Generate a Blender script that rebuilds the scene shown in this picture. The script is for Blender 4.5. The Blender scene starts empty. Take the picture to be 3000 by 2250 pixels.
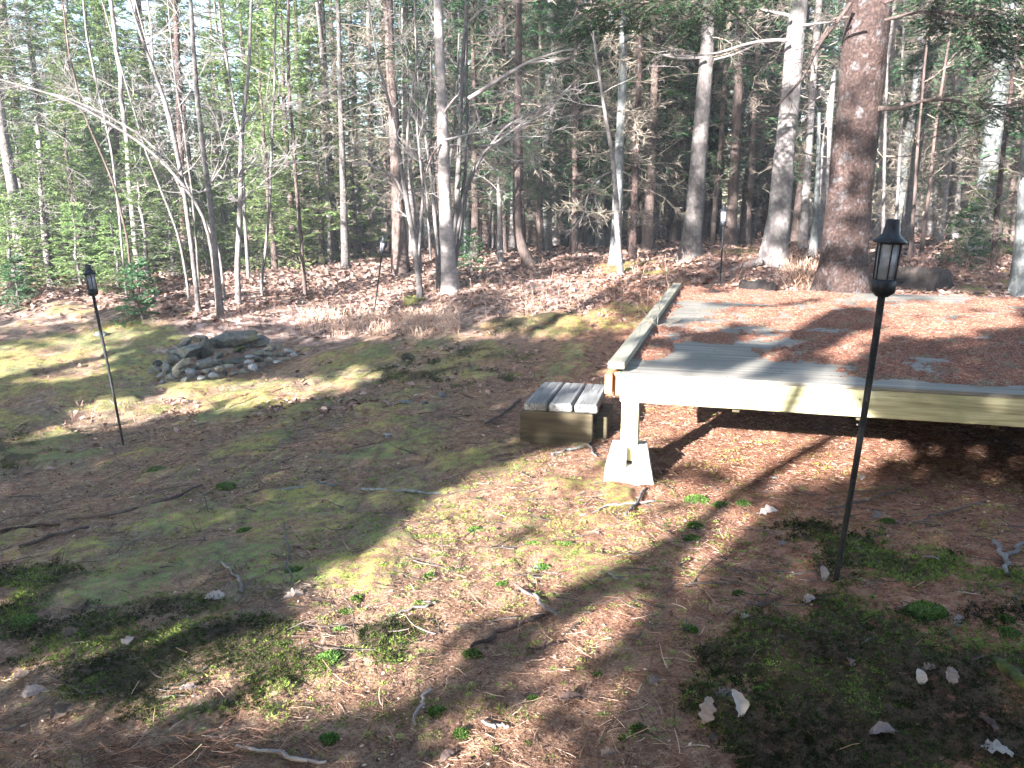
import bpy, bmesh, math, random
import numpy as np
from mathutils import Vector, Matrix
rng = np.random.default_rng(7)
random.seed(7)
C = bpy.context.scene.collection
SC = bpy.context.scene
# ------------------------------------------------------------------ camera
CAMZ = 1.5
F = 2300.0
PITCH = math.atan(515 / F)
cam_d = bpy.data.cameras.new('camera'); cam = bpy.data.objects.new('camera', cam_d); C.objects.link(cam)
cam.location = (0, 0, CAMZ)
cam.rotation_euler = (math.radians(90) - PITCH, 0, 0)
cam_d.sensor_width = 36; cam_d.lens = F / 3000 * 36
cam_d.clip_end = 1000; cam_d.clip_start = 0.05
SC.camera = cam
# ------------------------------------------------------------------ light
AZ = math.radians(34); EL = math.radians(19)
SUN = np.array([math.sin(AZ) * math.cos(EL), math.cos(AZ) * math.cos(EL), -math.sin(EL)])
w = bpy.data.worlds.new("World"); SC.world = w; w.use_nodes = True
nt = w.node_tree
sky = nt.nodes.new('ShaderNodeTexSky'); sky.sky_type = 'NISHITA'; sky.sun_disc = False
sky.sun_elevation = EL; sky.sun_rotation = AZ + math.pi
sky.air_density = 1.0; sky.dust_density = 1.0; sky.ozone_density = 1.0
bg = nt.nodes['Background']; nt.links.new(sky.outputs[0], bg.inputs[0]); bg.inputs[1].default_value = 0.062
sd = bpy.data.lights.new('sun', 'SUN'); sd.energy = 5.0; sd.angle = math.radians(0.5); sd.color = (1.0, 0.945, 0.915)
so = bpy.data.objects.new('sun', sd); C.objects.link(so); so.location = (-10, -15, 12)
so.rotation_euler = Vector(SUN).to_track_quat('-Z', 'Y').to_euler()
SC.view_settings.view_transform = 'Standard'; SC.view_settings.look = 'None'
SC.view_settings.exposure = 3.22; SC.view_settings.gamma = 1.0; SC.view_settings.use_curve_mapping = False
SC.cycles.max_bounces = 6; SC.cycles.diffuse_bounces = 3; SC.cycles.glossy_bounces = 2; SC.cycles.transmission_bounces = 4
SC.cycles.use_denoising = True; SC.cycles.filter_width = 1.5
SC.cycles.use_adaptive_sampling = True; SC.cycles.adaptive_threshold = 0.02
# ------------------------------------------------------------------ noise
_T = np.random.default_rng(3).random((256, 256))
def vn(x, y):
    x = np.asarray(x, float); y = np.asarray(y, float)
    xi = np.floor(x).astype(int); yi = np.floor(y).astype(int); fx = x - xi; fy = y - yi
    fx = fx * fx * (3 - 2 * fx); fy = fy * fy * (3 - 2 * fy)
    a = _T[xi & 255, yi & 255]; b = _T[(xi + 1) & 255, yi & 255]; c = _T[xi & 255, (yi + 1) & 255]; d = _T[(xi + 1) & 255, (yi + 1) & 255]
    return (a + (b - a) * fx) * (1 - fy) + (c + (d - c) * fx) * fy
def fbm(x, y, o=4):
    s = 0; a = .5; t = 0
    for i in range(o):
        s = s + a * vn(x * 2 ** i + 17.3 * i, y * 2 ** i + 9.1 * i); t += a; a *= .5
    return s / t
def n3(P, s, o=3):
    P = np.asarray(P) * s
    return (fbm(P[:, 0] + P[:, 2] * .7, P[:, 1] - P[:, 2] * .4, o) + fbm(P[:, 2] + 31 + P[:, 0] * .5, P[:, 1] * .8 + 11, o)) - 1
# ------------------------------------------------------------------ picture geometry -> world
CP, SP = math.cos(PITCH), math.sin(PITCH)
def rayd(px, py):
    u = (px - 1500) / F; v = (py - 1125) / F
    return np.stack([u + 0 * v, CP - v * SP + 0 * u, -SP - v * CP + 0 * u], -1)
def W(px, py, Y):
    d = rayd(np.float64(px), np.float64(py)); return np.array([0, 0, CAMZ]) + d * (Y / d[1])
def SZ(px_len, px, py, Y):
    d = rayd(np.float64(px), np.float64(py)); return px_len * (Y / d[1]) / F
ctl = [(2450, 1705, 2.6), (1835, 1435, 4.05), (1500, 2250, 1.8), (0, 2250, 1.85), (3000, 2250, 1.7), (3000, 1500, 3.4), (350, 1302, 6.3),
       (1630, 1290, 4.95), (0, 1500, 4.7), (640, 1085, 9.2), (100, 1150, 8.2), (100, 870, 12.5), (1100, 905, 12), (1320, 840, 11.5),
       (1815, 805, 11), (1500, 1000, 8.3), (2020, 757, 12), (2260, 765, 10.5), (2470, 868, 8.9), (3000, 900, 8.4), (2120, 722, 15.5),
       (2870, 735, 12.5), (1460, 740, 16), (640, 865, 11.6), (800, 770, 17), (300, 780, 18), (1450, 680, 32), (2500, 670, 28), (2900, 665, 30),
       (200, 720, 32), (1500, 1400, 4.2), (2600, 1290, 4.9), (1900, 1000, 7.9), (700, 1600, 3.6)]
CX = np.array([W(a, b, c) for a, b, c in ctl])
extra = np.array([[0, -5, 0.05], [-9, -9, 0], [9, -9, .1], [0, -30, .2], [-14, 4, -.4], [12, 4, .2], [-22, 20, 0], [24, 18, .8], [0, 60, 1.0], [-40, 50, .6], [40, 50, 1.2], [40, 0, .5], [-40, 0, -.2]])
CX = np.vstack([CX, extra])
def _tps(r2): return np.where(r2 > 1e-9, r2 * np.log(r2 + 1e-12), 0)
n_ = len(CX); r2 = ((CX[:, None, :2] - CX[None, :, :2]) ** 2).sum(-1)
K = _tps(r2) + np.eye(n_) * 2.0
Pm = np.hstack([np.ones((n_, 1)), CX[:, :2]])
A_ = np.vstack([np.hstack([K, Pm]), np.hstack([Pm.T, np.zeros((3, 3))])])
sol = np.linalg.solve(A_, np.concatenate([CX[:, 2], np.zeros(3)]))
def hbase(x, y):
    x = np.asarray(x, float); y = np.asarray(y, float); sh = x.shape
    x = np.clip(x.ravel(), -60, 60); y = np.clip(y.ravel(), -40, 75)
    out = np.zeros_like(x)
    for s in range(0, len(x), 40000):
        xs = x[s:s + 40000]; ys = y[s:s + 40000]
        r = (xs[:, None] - CX[None, :, 0]) ** 2 + (ys[:, None] - CX[None, :, 1]) ** 2
        out[s:s + 40000] = _tps(r) @ sol[:n_] + sol[n_] + sol[n_ + 1] * xs + sol[n_ + 2] * ys
    return np.clip(out, -1.2, 2.5).reshape(sh)
_gx = np.arange(-60, 60.3, .3); _gy = np.arange(-40, 75.3, .3)
_GH = hbase(*np.meshgrid(_gx, _gy, indexing='ij'))
def hfast(x, y):
    fx = np.clip((x + 60) / .3, 0, len(_gx) - 1.001); fy = np.clip((y + 40) / .3, 0, len(_gy) - 1.001)
    i = fx.astype(int); j = fy.astype(int); a = fx - i; b = fy - j
    return (_GH[i, j] * (1 - a) + _GH[i + 1, j] * a) * (1 - b) + (_GH[i, j + 1] * (1 - a) + _GH[i + 1, j + 1] * a) * b
def height(x, y):
    x = np.asarray(x, float); y = np.asarray(y, float)
    h = hfast(x, y)
    h = h + (fbm(x * .9 + 50, y * .9 + 50, 3) - .5) * .10 * np.clip((y - 4) / 6, .25, 1.6)
    h = h + (fbm(x * 5 + 9, y * 5 + 3, 3) - .5) * .035
    return h
def G(px, py):
    d = rayd(np.float64(px), np.float64(py)); lo = 1.0; Y = 1.2
    prev = 1.2
    while Y < 80:
        p = np.array([0, 0, CAMZ]) + d * (Y / d[1])
        if p[2] < height(p[0], p[1]): break
        prev = Y; Y *= 1.03
    lo, hi = prev, Y
    for _ in range(14):
        m = (lo + hi) / 2; p = np.array([0, 0, CAMZ]) + d * (m / d[1])
        if p[2] < height(p[0], p[1]): hi = m
        else: lo = m
    return p
def project(P):
    P = np.asarray(P, float); x = P[..., 0]; y = P[..., 1]; z = P[..., 2] - CAMZ
    f = y * CP - z * SP; up = y * SP + z * CP
    f = np.where(f < .05, .05, f)
    return 1500 + F * x / f, 1125 - F * up / f
# ------------------------------------------------------------------ mesh helpers
def mesh_np(name, V, F4=None, F3=None, col=None, smooth=False):
    me = bpy.data.meshes.new(name)
    F4 = np.zeros((0, 4), int) if F4 is None else np.asarray(F4, int).reshape(-1, 4)
    F3 = np.zeros((0, 3), int) if F3 is None else np.asarray(F3, int).reshape(-1, 3)
    me.vertices.add(len(V)); me.vertices.foreach_set('co', np.asarray(V, np.float32).ravel())
    li = np.concatenate([F4.ravel(), F3.ravel()]).astype(np.int32)
    tot = np.concatenate([np.full(len(F4), 4), np.full(len(F3), 3)]).astype(np.int32)
    st = np.concatenate([[0], np.cumsum(tot)[:-1]]).astype(np.int32) if len(tot) else np.zeros(0, np.int32)
    me.loops.add(len(li)); me.loops.foreach_set('vertex_index', li)
    me.polygons.add(len(tot)); me.polygons.foreach_set('loop_start', st); me.polygons.foreach_set('loop_total', tot)
    if smooth: me.polygons.foreach_set('use_smooth', np.ones(len(tot), bool))
    if col is not None:
        a = me.color_attributes.new('Col', 'FLOAT_COLOR', 'POINT')
        c = np.ones((len(V), 4), np.float32); c[:, :col.shape[1]] = col; a.data.foreach_set('color', c.ravel())
    me.update(calc_edges=True)
    return me
def link(name, me, m=None, parent=None, loc=(0, 0, 0)):
    o = bpy.data.objects.new(name, me); C.objects.link(o); o.location = loc
    if m is not None: me.materials.append(m)
    if parent is not None: o.parent = parent
    return o
def tag(o, label=None, cat=None, group=None, kind=None):
    if label: o['label'] = label
    if cat: o['category'] = cat
    if group: o['group'] = group
    if kind: o['kind'] = kind
    return o
def empty(name, loc, label, cat, group=None):
    o = bpy.data.objects.new(name, None); C.objects.link(o); o.location = tuple(loc); o.empty_display_size = .2
    return tag(o, label, cat, group)
def dup(root, loc, rz, sc=1.0, label=None, group=None):
    r = root.copy(); C.objects.link(r); r.location = tuple(loc); r.rotation_euler = (0, 0, rz); r.scale = (sc, sc, sc)
    if label: r['label'] = label
    if group: r['group'] = group
    for ch in list(root.children):
        c = ch.copy(); C.objects.link(c); c.parent = r
    return r
class Acc:
    def __init__(s): s.V = []; s.Q = []; s.T = []; s.Cc = []; s.n = 0
    def add(s, V, Q=None, T=None, col=None):
        V = np.asarray(V, float).reshape(-1, 3)
        s.V.append(V)
        if Q is not None and len(Q): s.Q.append(np.asarray(Q) + s.n)
        if T is not None and len(T): s.T.append(np.asarray(T) + s.n)
        if col is None: col = np.ones((len(V), 3)) * .5
        s.Cc.append(np.broadcast_to(col, (len(V), 3)) if np.ndim(col) < 2 or len(col) != len(V) else col); s.n += len(V)
    def mesh(s, name, smooth=False):
        if not s.V: s.add(np.zeros((3, 3)), None, [[0, 1, 2]])
        return mesh_np(name, np.vstack(s.V), np.vstack(s.Q) if s.Q else None, np.vstack(s.T) if s.T else None, np.vstack(s.Cc), smooth)
def nrm(a): return a / np.maximum(np.linalg.norm(a, axis=-1, keepdims=True), 1e-9)
def tubes(acc, P, R, sides=5, col=None, cap=True):
    """P (n,k,3) R (n,k)"""
    P = np.asarray(P, float); R = np.asarray(R, float)
    if P.ndim == 2: P = P[None]; R = R[None]
    n, k, _ = P.shape
    T = np.gradient(P, axis=1); T = nrm(T)
    ref = np.zeros_like(T); ref[..., 0] = 1
    par = np.abs(T[..., 0].mean(1)) > .8
    ref[par] = (0, 1, 0)
    A = nrm(np.cross(T, ref)); B = np.cross(T, A)
    a = np.arange(sides) * 2 * math.pi / sides
    V = P[:, :, None, :] + R[:, :, None, None] * (np.cos(a)[None, None, :, None] * A[:, :, None, :] + np.sin(a)[None, None, :, None] * B[:, :, None, :])
    idx = np.arange(n * k * sides).reshape(n, k, sides)
    q = np.stack([idx[:, :-1, :], np.roll(idx, -1, 2)[:, :-1, :], np.roll(idx, -1, 2)[:, 1:, :], idx[:, 1:, :]], -1).reshape(-1, 4)
    if col is not None and np.ndim(col) == 2: col = np.repeat(col, k * sides, 0)
    acc.add(V.reshape(-1, 3), q, None, col)
    if cap and sides >= 5:
        for e in (0, k - 1):
            c = P[:, e]; ring = V[:, e]
            for i in range(n):
                vv = np.vstack([ring[i], c[i]])
                t = [[j, (j + 1) % sides, sides] if e else [(j + 1) % sides, j, sides] for j in range(sides)]
                acc.add(vv, None, t, None if col is None or np.ndim(col) != 1 else col)
def blades(acc, P0, D, L, Wd, col=None, roll=None):
    """diamond blades"""
    n = len(P0)
    D = nrm(D); r = nrm(rng.normal(size=(n, 3)))
    S = nrm(np.cross(D, r)) if roll is None else roll
    L = np.broadcast_to(L, n)[:, None]; Wd = np.broadcast_to(Wd, n)[:, None]
    mid = P0 + D * L * .45
    V = np.stack([P0, mid + S * Wd / 2, P0 + D * L, mid - S * Wd / 2], 1)
    q = np.arange(n * 4).reshape(n, 4)
    if col is not None and np.ndim(col) == 2: col = np.repeat(col, 4, 0)
    acc.add(V.reshape(-1, 3), q, None, col)
def grow(P0, D, L, k, wob=.15, bend=0.0):
    n = len(P0); L = np.broadcast_to(L, n)[:, None]
    P = np.zeros((n, k, 3)); P[:, 0] = P0; d = nrm(D.copy()); st = L / (k - 1)
    for i in range(1, k):
        d = nrm(d + rng.normal(size=(n, 3)) * wob + np.array([0, 0, bend])); P[:, i] = P[:, i - 1] + d * st
    return P
def sample(P, s):
    n, k, _ = P.shape; f = s * (k - 1); i = np.clip(np.floor(f).astype(int), 0, k - 2); t = (f - i)[:, None]
    r = np.arange(n); a = P[r, i]; b = P[r, i + 1]
    return a + (b - a) * t, nrm(b - a)
def spawn(P, m, s0, s1, ang, planar=False):
    n = len(P); Pr = np.repeat(P, m, 0); s = rng.uniform(s0, s1, n * m) if not planar else (np.tile((np.arange(m) + rng.uniform(.1, .9)) / m, n) * (s1 - s0) + s0)
    q, t = sample(Pr, s)
    if planar:
        side = nrm(np.cross(t, np.array([0, 0, 1.0]))) * np.where(np.tile(np.arange(m), n) % 2, 1, -1)[:, None]
        side = nrm(side + rng.normal(size=side.shape) * .22)
    else: side = nrm(np.cross(t, rng.normal(size=t.shape)))
    a = np.radians(ang) * rng.uniform(.75, 1.25, n * m)[:, None]
    return q, nrm(t * np.cos(a) + side * np.sin(a)), s
# ------------------------------------------------------------------ materials
def M(name):
    m = bpy.data.materials.new(name); m.use_nodes = True; N = m.node_tree.nodes; L = m.node_tree.links
    b = N['Principled BSDF']; b.inputs['Specular IOR Level'].default_value = .25; b.inputs['Roughness'].default_value = .85
    return m, N, L, b
def noise(N, L, co, scale, detail=4, rough=.6, sc=None):
    n = N.new('ShaderNodeTexNoise'); n.inputs['Scale'].default_value = scale; n.inputs['Detail'].default_value = detail; n.inputs['Roughness'].default_value = rough
    if sc is not None:
        mp = N.new('ShaderNodeMapping'); mp.inputs['Scale'].default_value = sc; L.new(co, mp.inputs['Vector']); co = mp.outputs[0]
    L.new(co, n.inputs['Vector']); return n.outputs['Fac']
def ramp(N, L, fac, stops):
    r = N.new('ShaderNodeValToRGB'); e = r.color_ramp.elements
    while len(e) < len(stops): e.new(.5)
    for i, (p, c) in enumerate(stops): e[i].position = p; e[i].color = (*c, 1)
    L.new(fac, r.inputs[0]); return r.outputs[0]
def mixc(N, L, fac, a, b, mode='MIX'):
    x = N.new('ShaderNodeMix'); x.data_type = 'RGBA'; x.blend_type = mode
    for s, v in ((x.inputs[0], fac), (x.inputs[6], a), (x.inputs[7], b)):
        if isinstance(v, (int, float)): s.default_value = v
        elif isinstance(v, tuple): s.default_value = (*v, 1)
        else: L.new(v, s)
    return x.outputs[2]
def mth(N, L, op, a, b=0.0, clamp=False):
    x = N.new('ShaderNodeMath'); x.operation = op; x.use_clamp = clamp
    for s, v in ((x.inputs[0], a), (x.inputs[1], b)):
        if isinstance(v, (int, float)): s.default_value = v
        else: L.new(v, s)
    return x.outputs[0]
def bump(N, L, b, h, st, dist=.02):
    x = N.new('ShaderNodeBump'); x.inputs['Strength'].default_value = st; x.inputs['Distance'].default_value = dist
    L.new(h, x.inputs['Height']); L.new(x.outputs[0], b.inputs['Normal'])
def bark(name, dark, mid, light, zs=.25, scale=30, bst=.6, lichen=None, dist=.015):
    m, N, L, b = M(name); tc = N.new('ShaderNodeTexCoord').outputs['Object']
    a = noise(N, L, tc, scale, 6, .7, (1, 1, zs)); c = noise(N, L, tc, 4, 3, .6)
    f = mth(N, L, 'ADD', mth(N, L, 'MULTIPLY', a, .65), mth(N, L, 'MULTIPLY', c, .35))
    cl = ramp(N, L, f, [(.32, dark), (.5, mid), (.68, light)])
    if lichen:
        g = ramp(N, L, noise(N, L, tc, 9, 5, .7), [(.55, (0, 0, 0)), (.66, (1, 1, 1))])
        cl = mixc(N, L, g, cl, lichen)
    v = N.new('ShaderNodeTexVoronoi'); v.inputs['Scale'].default_value = scale * 1.1
    mp = N.new('ShaderNodeMapping'); mp.inputs['Scale'].default_value = (1, 1, max(zs, .45)); L.new(tc, mp.inputs[0]); L.new(mp.outputs[0], v.inputs['Vector'])
    cl = mixc(N, L, mth(N, L, 'MULTIPLY', v.outputs['Distance'], .7, True), cl, dark)
    oi = N.new('ShaderNodeObjectInfo'); k = mth(N, L, 'ADD', mth(N, L, 'MULTIPLY', oi.outputs['Random'], .5), .75)
    hv = N.new('ShaderNodeHueSaturation'); L.new(k, hv.inputs['Value']); L.new(cl, hv.inputs['Color'])
    L.new(hv.outputs[0], b.inputs['Base Color']); bump(N, L, b, mth(N, L, 'SUBTRACT', a, mth(N, L, 'MULTIPLY', v.outputs['Distance'], .6)), bst, dist)
    return m
def leafmat(name, c1, c2, c3, trans=.25):
    m = bpy.data.materials.new(name); m.use_nodes = True; N = m.node_tree.nodes; L = m.node_tree.links
    N.remove(N['Principled BSDF']); out = N['Material Output']
    at = N.new('ShaderNodeAttribute'); at.attribute_name = 'Col'
    sp = N.new('ShaderNodeSeparateColor'); L.new(at.outputs['Color'], sp.inputs[0])
    c = ramp(N, L, sp.outputs[0], [(.15, c1), (.5, c2), (.9, c3)])
    oi = N.new('ShaderNodeObjectInfo'); k = mth(N, L, 'ADD', mth(N, L, 'MULTIPLY', oi.outputs['Random'], .5), .75)
    hv = N.new('ShaderNodeHueSaturation'); L.new(k, hv.inputs['Value']); L.new(c, hv.inputs['Color'])
    L.new(mth(N, L, 'ADD', mth(N, L, 'MULTIPLY', oi.outputs['Random'], .03), .485), hv.inputs['Hue'])
    d = N.new('ShaderNodeBsdfDiffuse'); t = N.new('ShaderNodeBsdfTranslucent'); x = N.new('ShaderNodeMixShader'); x.inputs[0].default_value = trans
    L.new(hv.outputs[0], d.inputs[0]); L.new(hv.outputs[0], t.inputs[0]); L.new(d.outputs[0], x.inputs[1]); L.new(t.outputs[0], x.inputs[2]); L.new(x.outputs[0], out.inputs[0])
    return m
def woodmat(name, dark, mid, light, axis=0, scale=18, bst=.25, stain=None, stretch=.06):
    m, N, L, b = M(name); tc = N.new('ShaderNodeTexCoord').outputs['Object']
    s = [1, 1, 1]; s[axis] = stretch
    a = noise(N, L, tc, scale * 2, 5, .65, tuple(s)); c = noise(N, L, tc, 3, 4, .6)
    w_ = N.new('ShaderNodeTexNoise'); w_.inputs['Scale'].default_value = scale * 5; mp = N.new('ShaderNodeMapping'); mp.inputs['Scale'].default_value = tuple(s); L.new(tc, mp.inputs[0]); L.new(mp.outputs[0], w_.inputs[0])
    f = mth(N, L, 'ADD', mth(N, L, 'MULTIPLY', a, .6), mth(N, L, 'MULTIPLY', w_.outputs['Fac'], .4))
    cl = ramp(N, L, f, [(.33, dark), (.5, mid), (.66, light)])
    if stain: cl = mixc(N, L, ramp(N, L, c, [(.48, (0, 0, 0)), (.7, (.75, .75, .75))]), cl, stain)
    L.new(cl, b.inputs['Base Color']); bump(N, L, b, f, bst, .004)
    return m
def flatmat(name, col, rough=.5, metal=0, var=.3, scale=30):
    m, N, L, b = M(name); tc = N.new('ShaderNodeTexCoord').outputs['Object']
    a = noise(N, L, tc, scale, 5, .6)
    cl = ramp(N, L, a, [(.35, tuple(c * (1 - var) for c in col)), (.65, tuple(min(1, c * (1 + var)) for c in col))])
    L.new(cl, b.inputs['Base Color']); b.inputs['Roughness'].default_value = rough; b.inputs['Metallic'].default_value = metal
    bump(N, L, b, a, .15, .003)
    return m
BK_SPRUCE = bark('bark_spruce', (.07, .05, .045), (.20, .155, .14), (.36, .30, .28), .5, 26, .9, (.30, .32, .30))
BK_BIG = bark('bark_big', (.016, .010, .009), (.07, .044, .037), (.175, .125, .11), .85, 30, 1.0, (.17, .165, .17), .02)
BK_DARK = bark('bark_dark', (.04, .03, .026), (.11, .08, .07), (.2, .16, .14), .4, 25, .7)
BK_BLUE = bark('bark_lichen', (.05, .055, .055), (.14, .15, .15), (.27, .29, .28), .4, 25, .8, (.3, .34, .32))
BK_PALE = bark('bark_pale', (.10, .085, .08), (.24, .22, .21), (.38, .355, .345), 1.5, 12, .4)
BK_GREY = bark('bark_grey', (.06, .052, .05), (.155, .14, .135), (.27, .255, .245), .8, 20, .6, (.22, .235, .21))
BK_TWIG = bark('twig_grey', (.10, .09, .085), (.24, .22, .21), (.42, .40, .385), 1, 10, .1)
BK_DEAD = bark('twig_dead_sunlit', (.11, .09, .07), (.27, .235, .185), (.46, .42, .35), 1, 12, .1)  # dead twigs, their bark lightened to look sunlit
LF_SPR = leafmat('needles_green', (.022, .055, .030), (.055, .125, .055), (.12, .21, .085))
LF_LIT = leafmat('needles_yellowgreen_sunlit', (.055, .11, .04), (.16, .25, .085), (.34, .43, .17), .4)  # yellow green needles, with sunlit brightness put into the colour
LF_DRY = leafmat('needles_dry', (.10, .075, .05), (.20, .16, .11), (.34, .29, .21), .15)
# ------------------------------------------------------------------ ground
def ell(px, py, cx, cy, rx, ry, soft=.35):
    d = ((px - cx) / rx) ** 2 + ((py - cy) / ry) ** 2
    return np.clip((1 + soft - np.sqrt(d)) / soft / 1.0, 0, 1)
CARPET = [(150, 1090, 330, 75, 1), (360, 985, 190, 42, 1), (620, 1175, 380, 50, .9), (220, 1370, 330, 60, .6), (1080, 1310, 380, 120, .65), (250, 1680, 380, 110, .62), (520, 1530, 180, 50, .8),
          (1480, 1460, 260, 70, .6), (1700, 1480, 130, 60, .6), (60, 1290, 140, 70, 1), (1560, 955, 135, 30, 1), (1820, 930, 90, 32, 1), (1330, 1060, 360, 60, .7), (1000, 1180, 300, 60, .6), (1050, 1400, 330, 90, .85),
          (900, 1600, 300, 110, .7), (1600, 1560, 300, 90, .4), (1850, 790, 100, 20, .9), (2180, 740, 80, 10, .9), (150, 900, 120, 25, .5), (1900, 1600, 250, 120, .3), (200, 960, 250, 30, .5), (1650, 1390, 200, 40, .7), (1150, 1600, 250, 80, .45), (2900, 840, 120, 40, .7)]
HAIRCAP = [(2620, 2050, 480, 260, 1), (2420, 1850, 250, 100, 1), (2580, 1660, 190, 70, .9), (2330, 1560, 90, 32, .75), (2880, 1780, 200, 90, .5), (420, 1900, 420, 110, .8), (130, 1800, 220, 120, .8), (1200, 1880, 140, 60, .7), (500, 2000, 300, 110, .5), (60, 1330, 110, 50, .6), (2160, 1930, 110, 60, .75), (2080, 2150, 130, 90, .6), (2780, 2230, 420, 110, 1), (1350, 1080, 260, 50, .6), (1560, 955, 135, 28, .8)]
def field(lst, px, py, x, y, fr=1.6):
    m = np.zeros(np.shape(px))
    for cx, cy, rx, ry, s in lst: m = np.maximum(m, s * ell(px, py, cx, cy, rx, ry, .55))
    n = fbm(x * fr * 2 + 3, y * fr * 2 + 5, 4)
    return np.clip((m * 1.25 + (n - .5) * 2.6 - .62) * 1.5, 0, 1) * (m > .01)
az = np.concatenate([np.radians(np.arange(-180, -46, 3.0)), np.radians(np.arange(-46, 46, .2)), np.radians(np.arange(46, 180, 3.0))])
rr = .4 * (1.0145 ** np.arange(410)); rr = np.concatenate([rr, [180, 260, 400]])
AA, RR = np.meshgrid(az, rr); GX = RR * np.sin(AA); GY = RR * np.cos(AA); GZ = height(GX, GY)
nearf = np.clip(1 - RR / 14, 0, 1)
ppx, ppy = project(np.stack([GX, GY, GZ], -1))
front = (GY > .8)
carp = field(CARPET, ppx, ppy, GX, GY) * front
hair = field(HAIRCAP, ppx, ppy, GX, GY, 2.2) * front
# soft ground texture + moss pillows
GZ = GZ + nearf * ((fbm(GX * 22, GY * 22, 3) - .5) * .022 + (fbm(GX * 60, GY * 60, 2) - .5) * .012) + np.clip(carp, 0, 1) * (.012 + .03 * np.clip(fbm(GX * 7, GY * 7, 2) - .35, 0, 1)) * np.clip(RR / 3, .5, 2) + hair * .015
leafy = np.clip((fbm(GX * .5 + 7, GY * .5 + 2, 3) - .42) * 5, 0, 1) * np.clip((RR - 8) / 3, 0, 1)
leafy = np.maximum(leafy, np.clip((RR - 10) / 3, 0, 1) * .7) * (1 - carp)
nr, na = AA.shape
V = np.stack([GX, GY, GZ], -1).reshape(-1, 3)
I = np.arange(nr * na).reshape(nr, na)
q = np.stack([I[:-1], np.roll(I, -1, 1)[:-1], np.roll(I, -1, 1)[1:], I[1:]], -1).reshape(-1, 4)[:, ::-1]
V = np.vstack([V, [[0, 0, float(height(0., 0.))]]])
T3 = np.stack([I[0], np.full(na, nr * na), np.roll(I[0], -1)], -1)[:, ::-1]
col = np.stack([np.append(carp.ravel(), 0), np.append(leafy.ravel(), 0), np.append(hair.ravel(), 0)], -1)
me = mesh_np('forest_floor', V, q, T3, col, True)
m, N, L, b = M('forest_floor')
tc = N.new('ShaderNodeTexCoord').outputs['Object']; at = N.new('ShaderNodeAttribute'); at.attribute_name = 'Col'
sp = N.new('ShaderNodeSeparateColor'); L.new(at.outputs['Color'], sp.inputs[0])
n1 = noise(N, L, tc, 90, 6, .75); n2 = noise(N, L, tc, 14, 5, .65); n3_ = noise(N, L, tc, 2.2, 4, .6); nf = noise(N, L, tc, 260, 3, .7)
mixf = mth(N, L, 'ADD', mth(N, L, 'MULTIPLY', n1, .5), mth(N, L, 'MULTIPLY', n2, .5))
needle = ramp(N, L, mixf, [(.33, (.06, .037, .026)), (.45, (.20, .118, .075)), (.56, (.36, .235, .155)), (.7, (.56, .42, .31))])
needle2 = ramp(N, L, mixf, [(.35, (.06, .046, .034)), (.5, (.185, .138, .098)), (.68, (.38, .31, .235))])
base = mixc(N, L, ramp(N, L, n3_, [(.4, (0, 0, 0)), (.6, (1, 1, 1))]), needle, needle2)
vo = N.new('ShaderNodeTexVoronoi'); vo.inputs['Scale'].default_value = 14; L.new(tc, vo.inputs['Vector'])
vs = N.new('ShaderNodeSeparateColor'); L.new(vo.outputs['Color'], vs.inputs[0])
lf = ramp(N, L, mth(N, L, 'ADD', mth(N, L, 'MULTIPLY', vs.outputs[0], .6), mth(N, L, 'MULTIPLY', n2, .4)), [(.2, (.09, .06, .05)), (.45, (.25, .17, .145)), (.7, (.42, .31, .27)), (.9, (.55, .45, .40))])
sx = N.new('ShaderNodeSeparateXYZ'); L.new(tc, sx.inputs[0])
red = ramp(N, L, mixf, [(.33, (.045, .021, .014)), (.45, (.19, .084, .05)), (.56, (.36, .18, .115)), (.7, (.54, .34, .25))])
base = mixc(N, L, mth(N, L, 'MULTIPLY', mth(N, L, 'ADD', mth(N, L, 'MULTIPLY', sx.outputs[0], .5), mth(N, L, 'ADD', n3_, -.15), False), 1.0, True), base, red)
base = mixc(N, L, sp.outputs[1], base, lf)
mossf = mth(N, L, 'ADD', mth(N, L, 'MULTIPLY', nf, .3), mth(N, L, 'ADD', mth(N, L, 'MULTIPLY', n1, .35), mth(N, L, 'MULTIPLY', n2, .35)))
moss = ramp(N, L, mossf, [(.35, (.08, .085, .025)), (.5, (.24, .245, .06)), (.66, (.42, .41, .12))])
mossg = ramp(N, L, mossf, [(.35, (.05, .07, .025)), (.5, (.14, .19, .06)), (.66, (.27, .34, .12))])
mo = mixc(N, L, ramp(N, L, noise(N, L, tc, 1.1, 3, .6), [(.42, (0, 0, 0)), (.58, (1, 1, 1))]), moss, mossg)
n4 = noise(N, L, tc, 34, 4, .7)
cf = ramp(N, L, mth(N, L, 'ADD', mth(N, L, 'MULTIPLY', sp.outputs[0], .49), mth(N, L, 'ADD', mth(N, L, 'MULTIPLY', mth(N, L, 'SUBTRACT', n4, .5), 2.6), mth(N, L, 'ADD', mth(N, L, 'MULTIPLY', mth(N, L, 'SUBTRACT', n2, .5), 1.6), mth(N, L, 'MULTIPLY', mth(N, L, 'SUBTRACT', n1, .5), 1.8)))), [(.36, (0, 0, 0)), (.54, (.9, .9, .9))])
base = mixc(N, L, cf, base, mo)
hc = ramp(N, L, mossf, [(.38, (.007, .007, .005)), (.6, (.04, .036, .02))])
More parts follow.
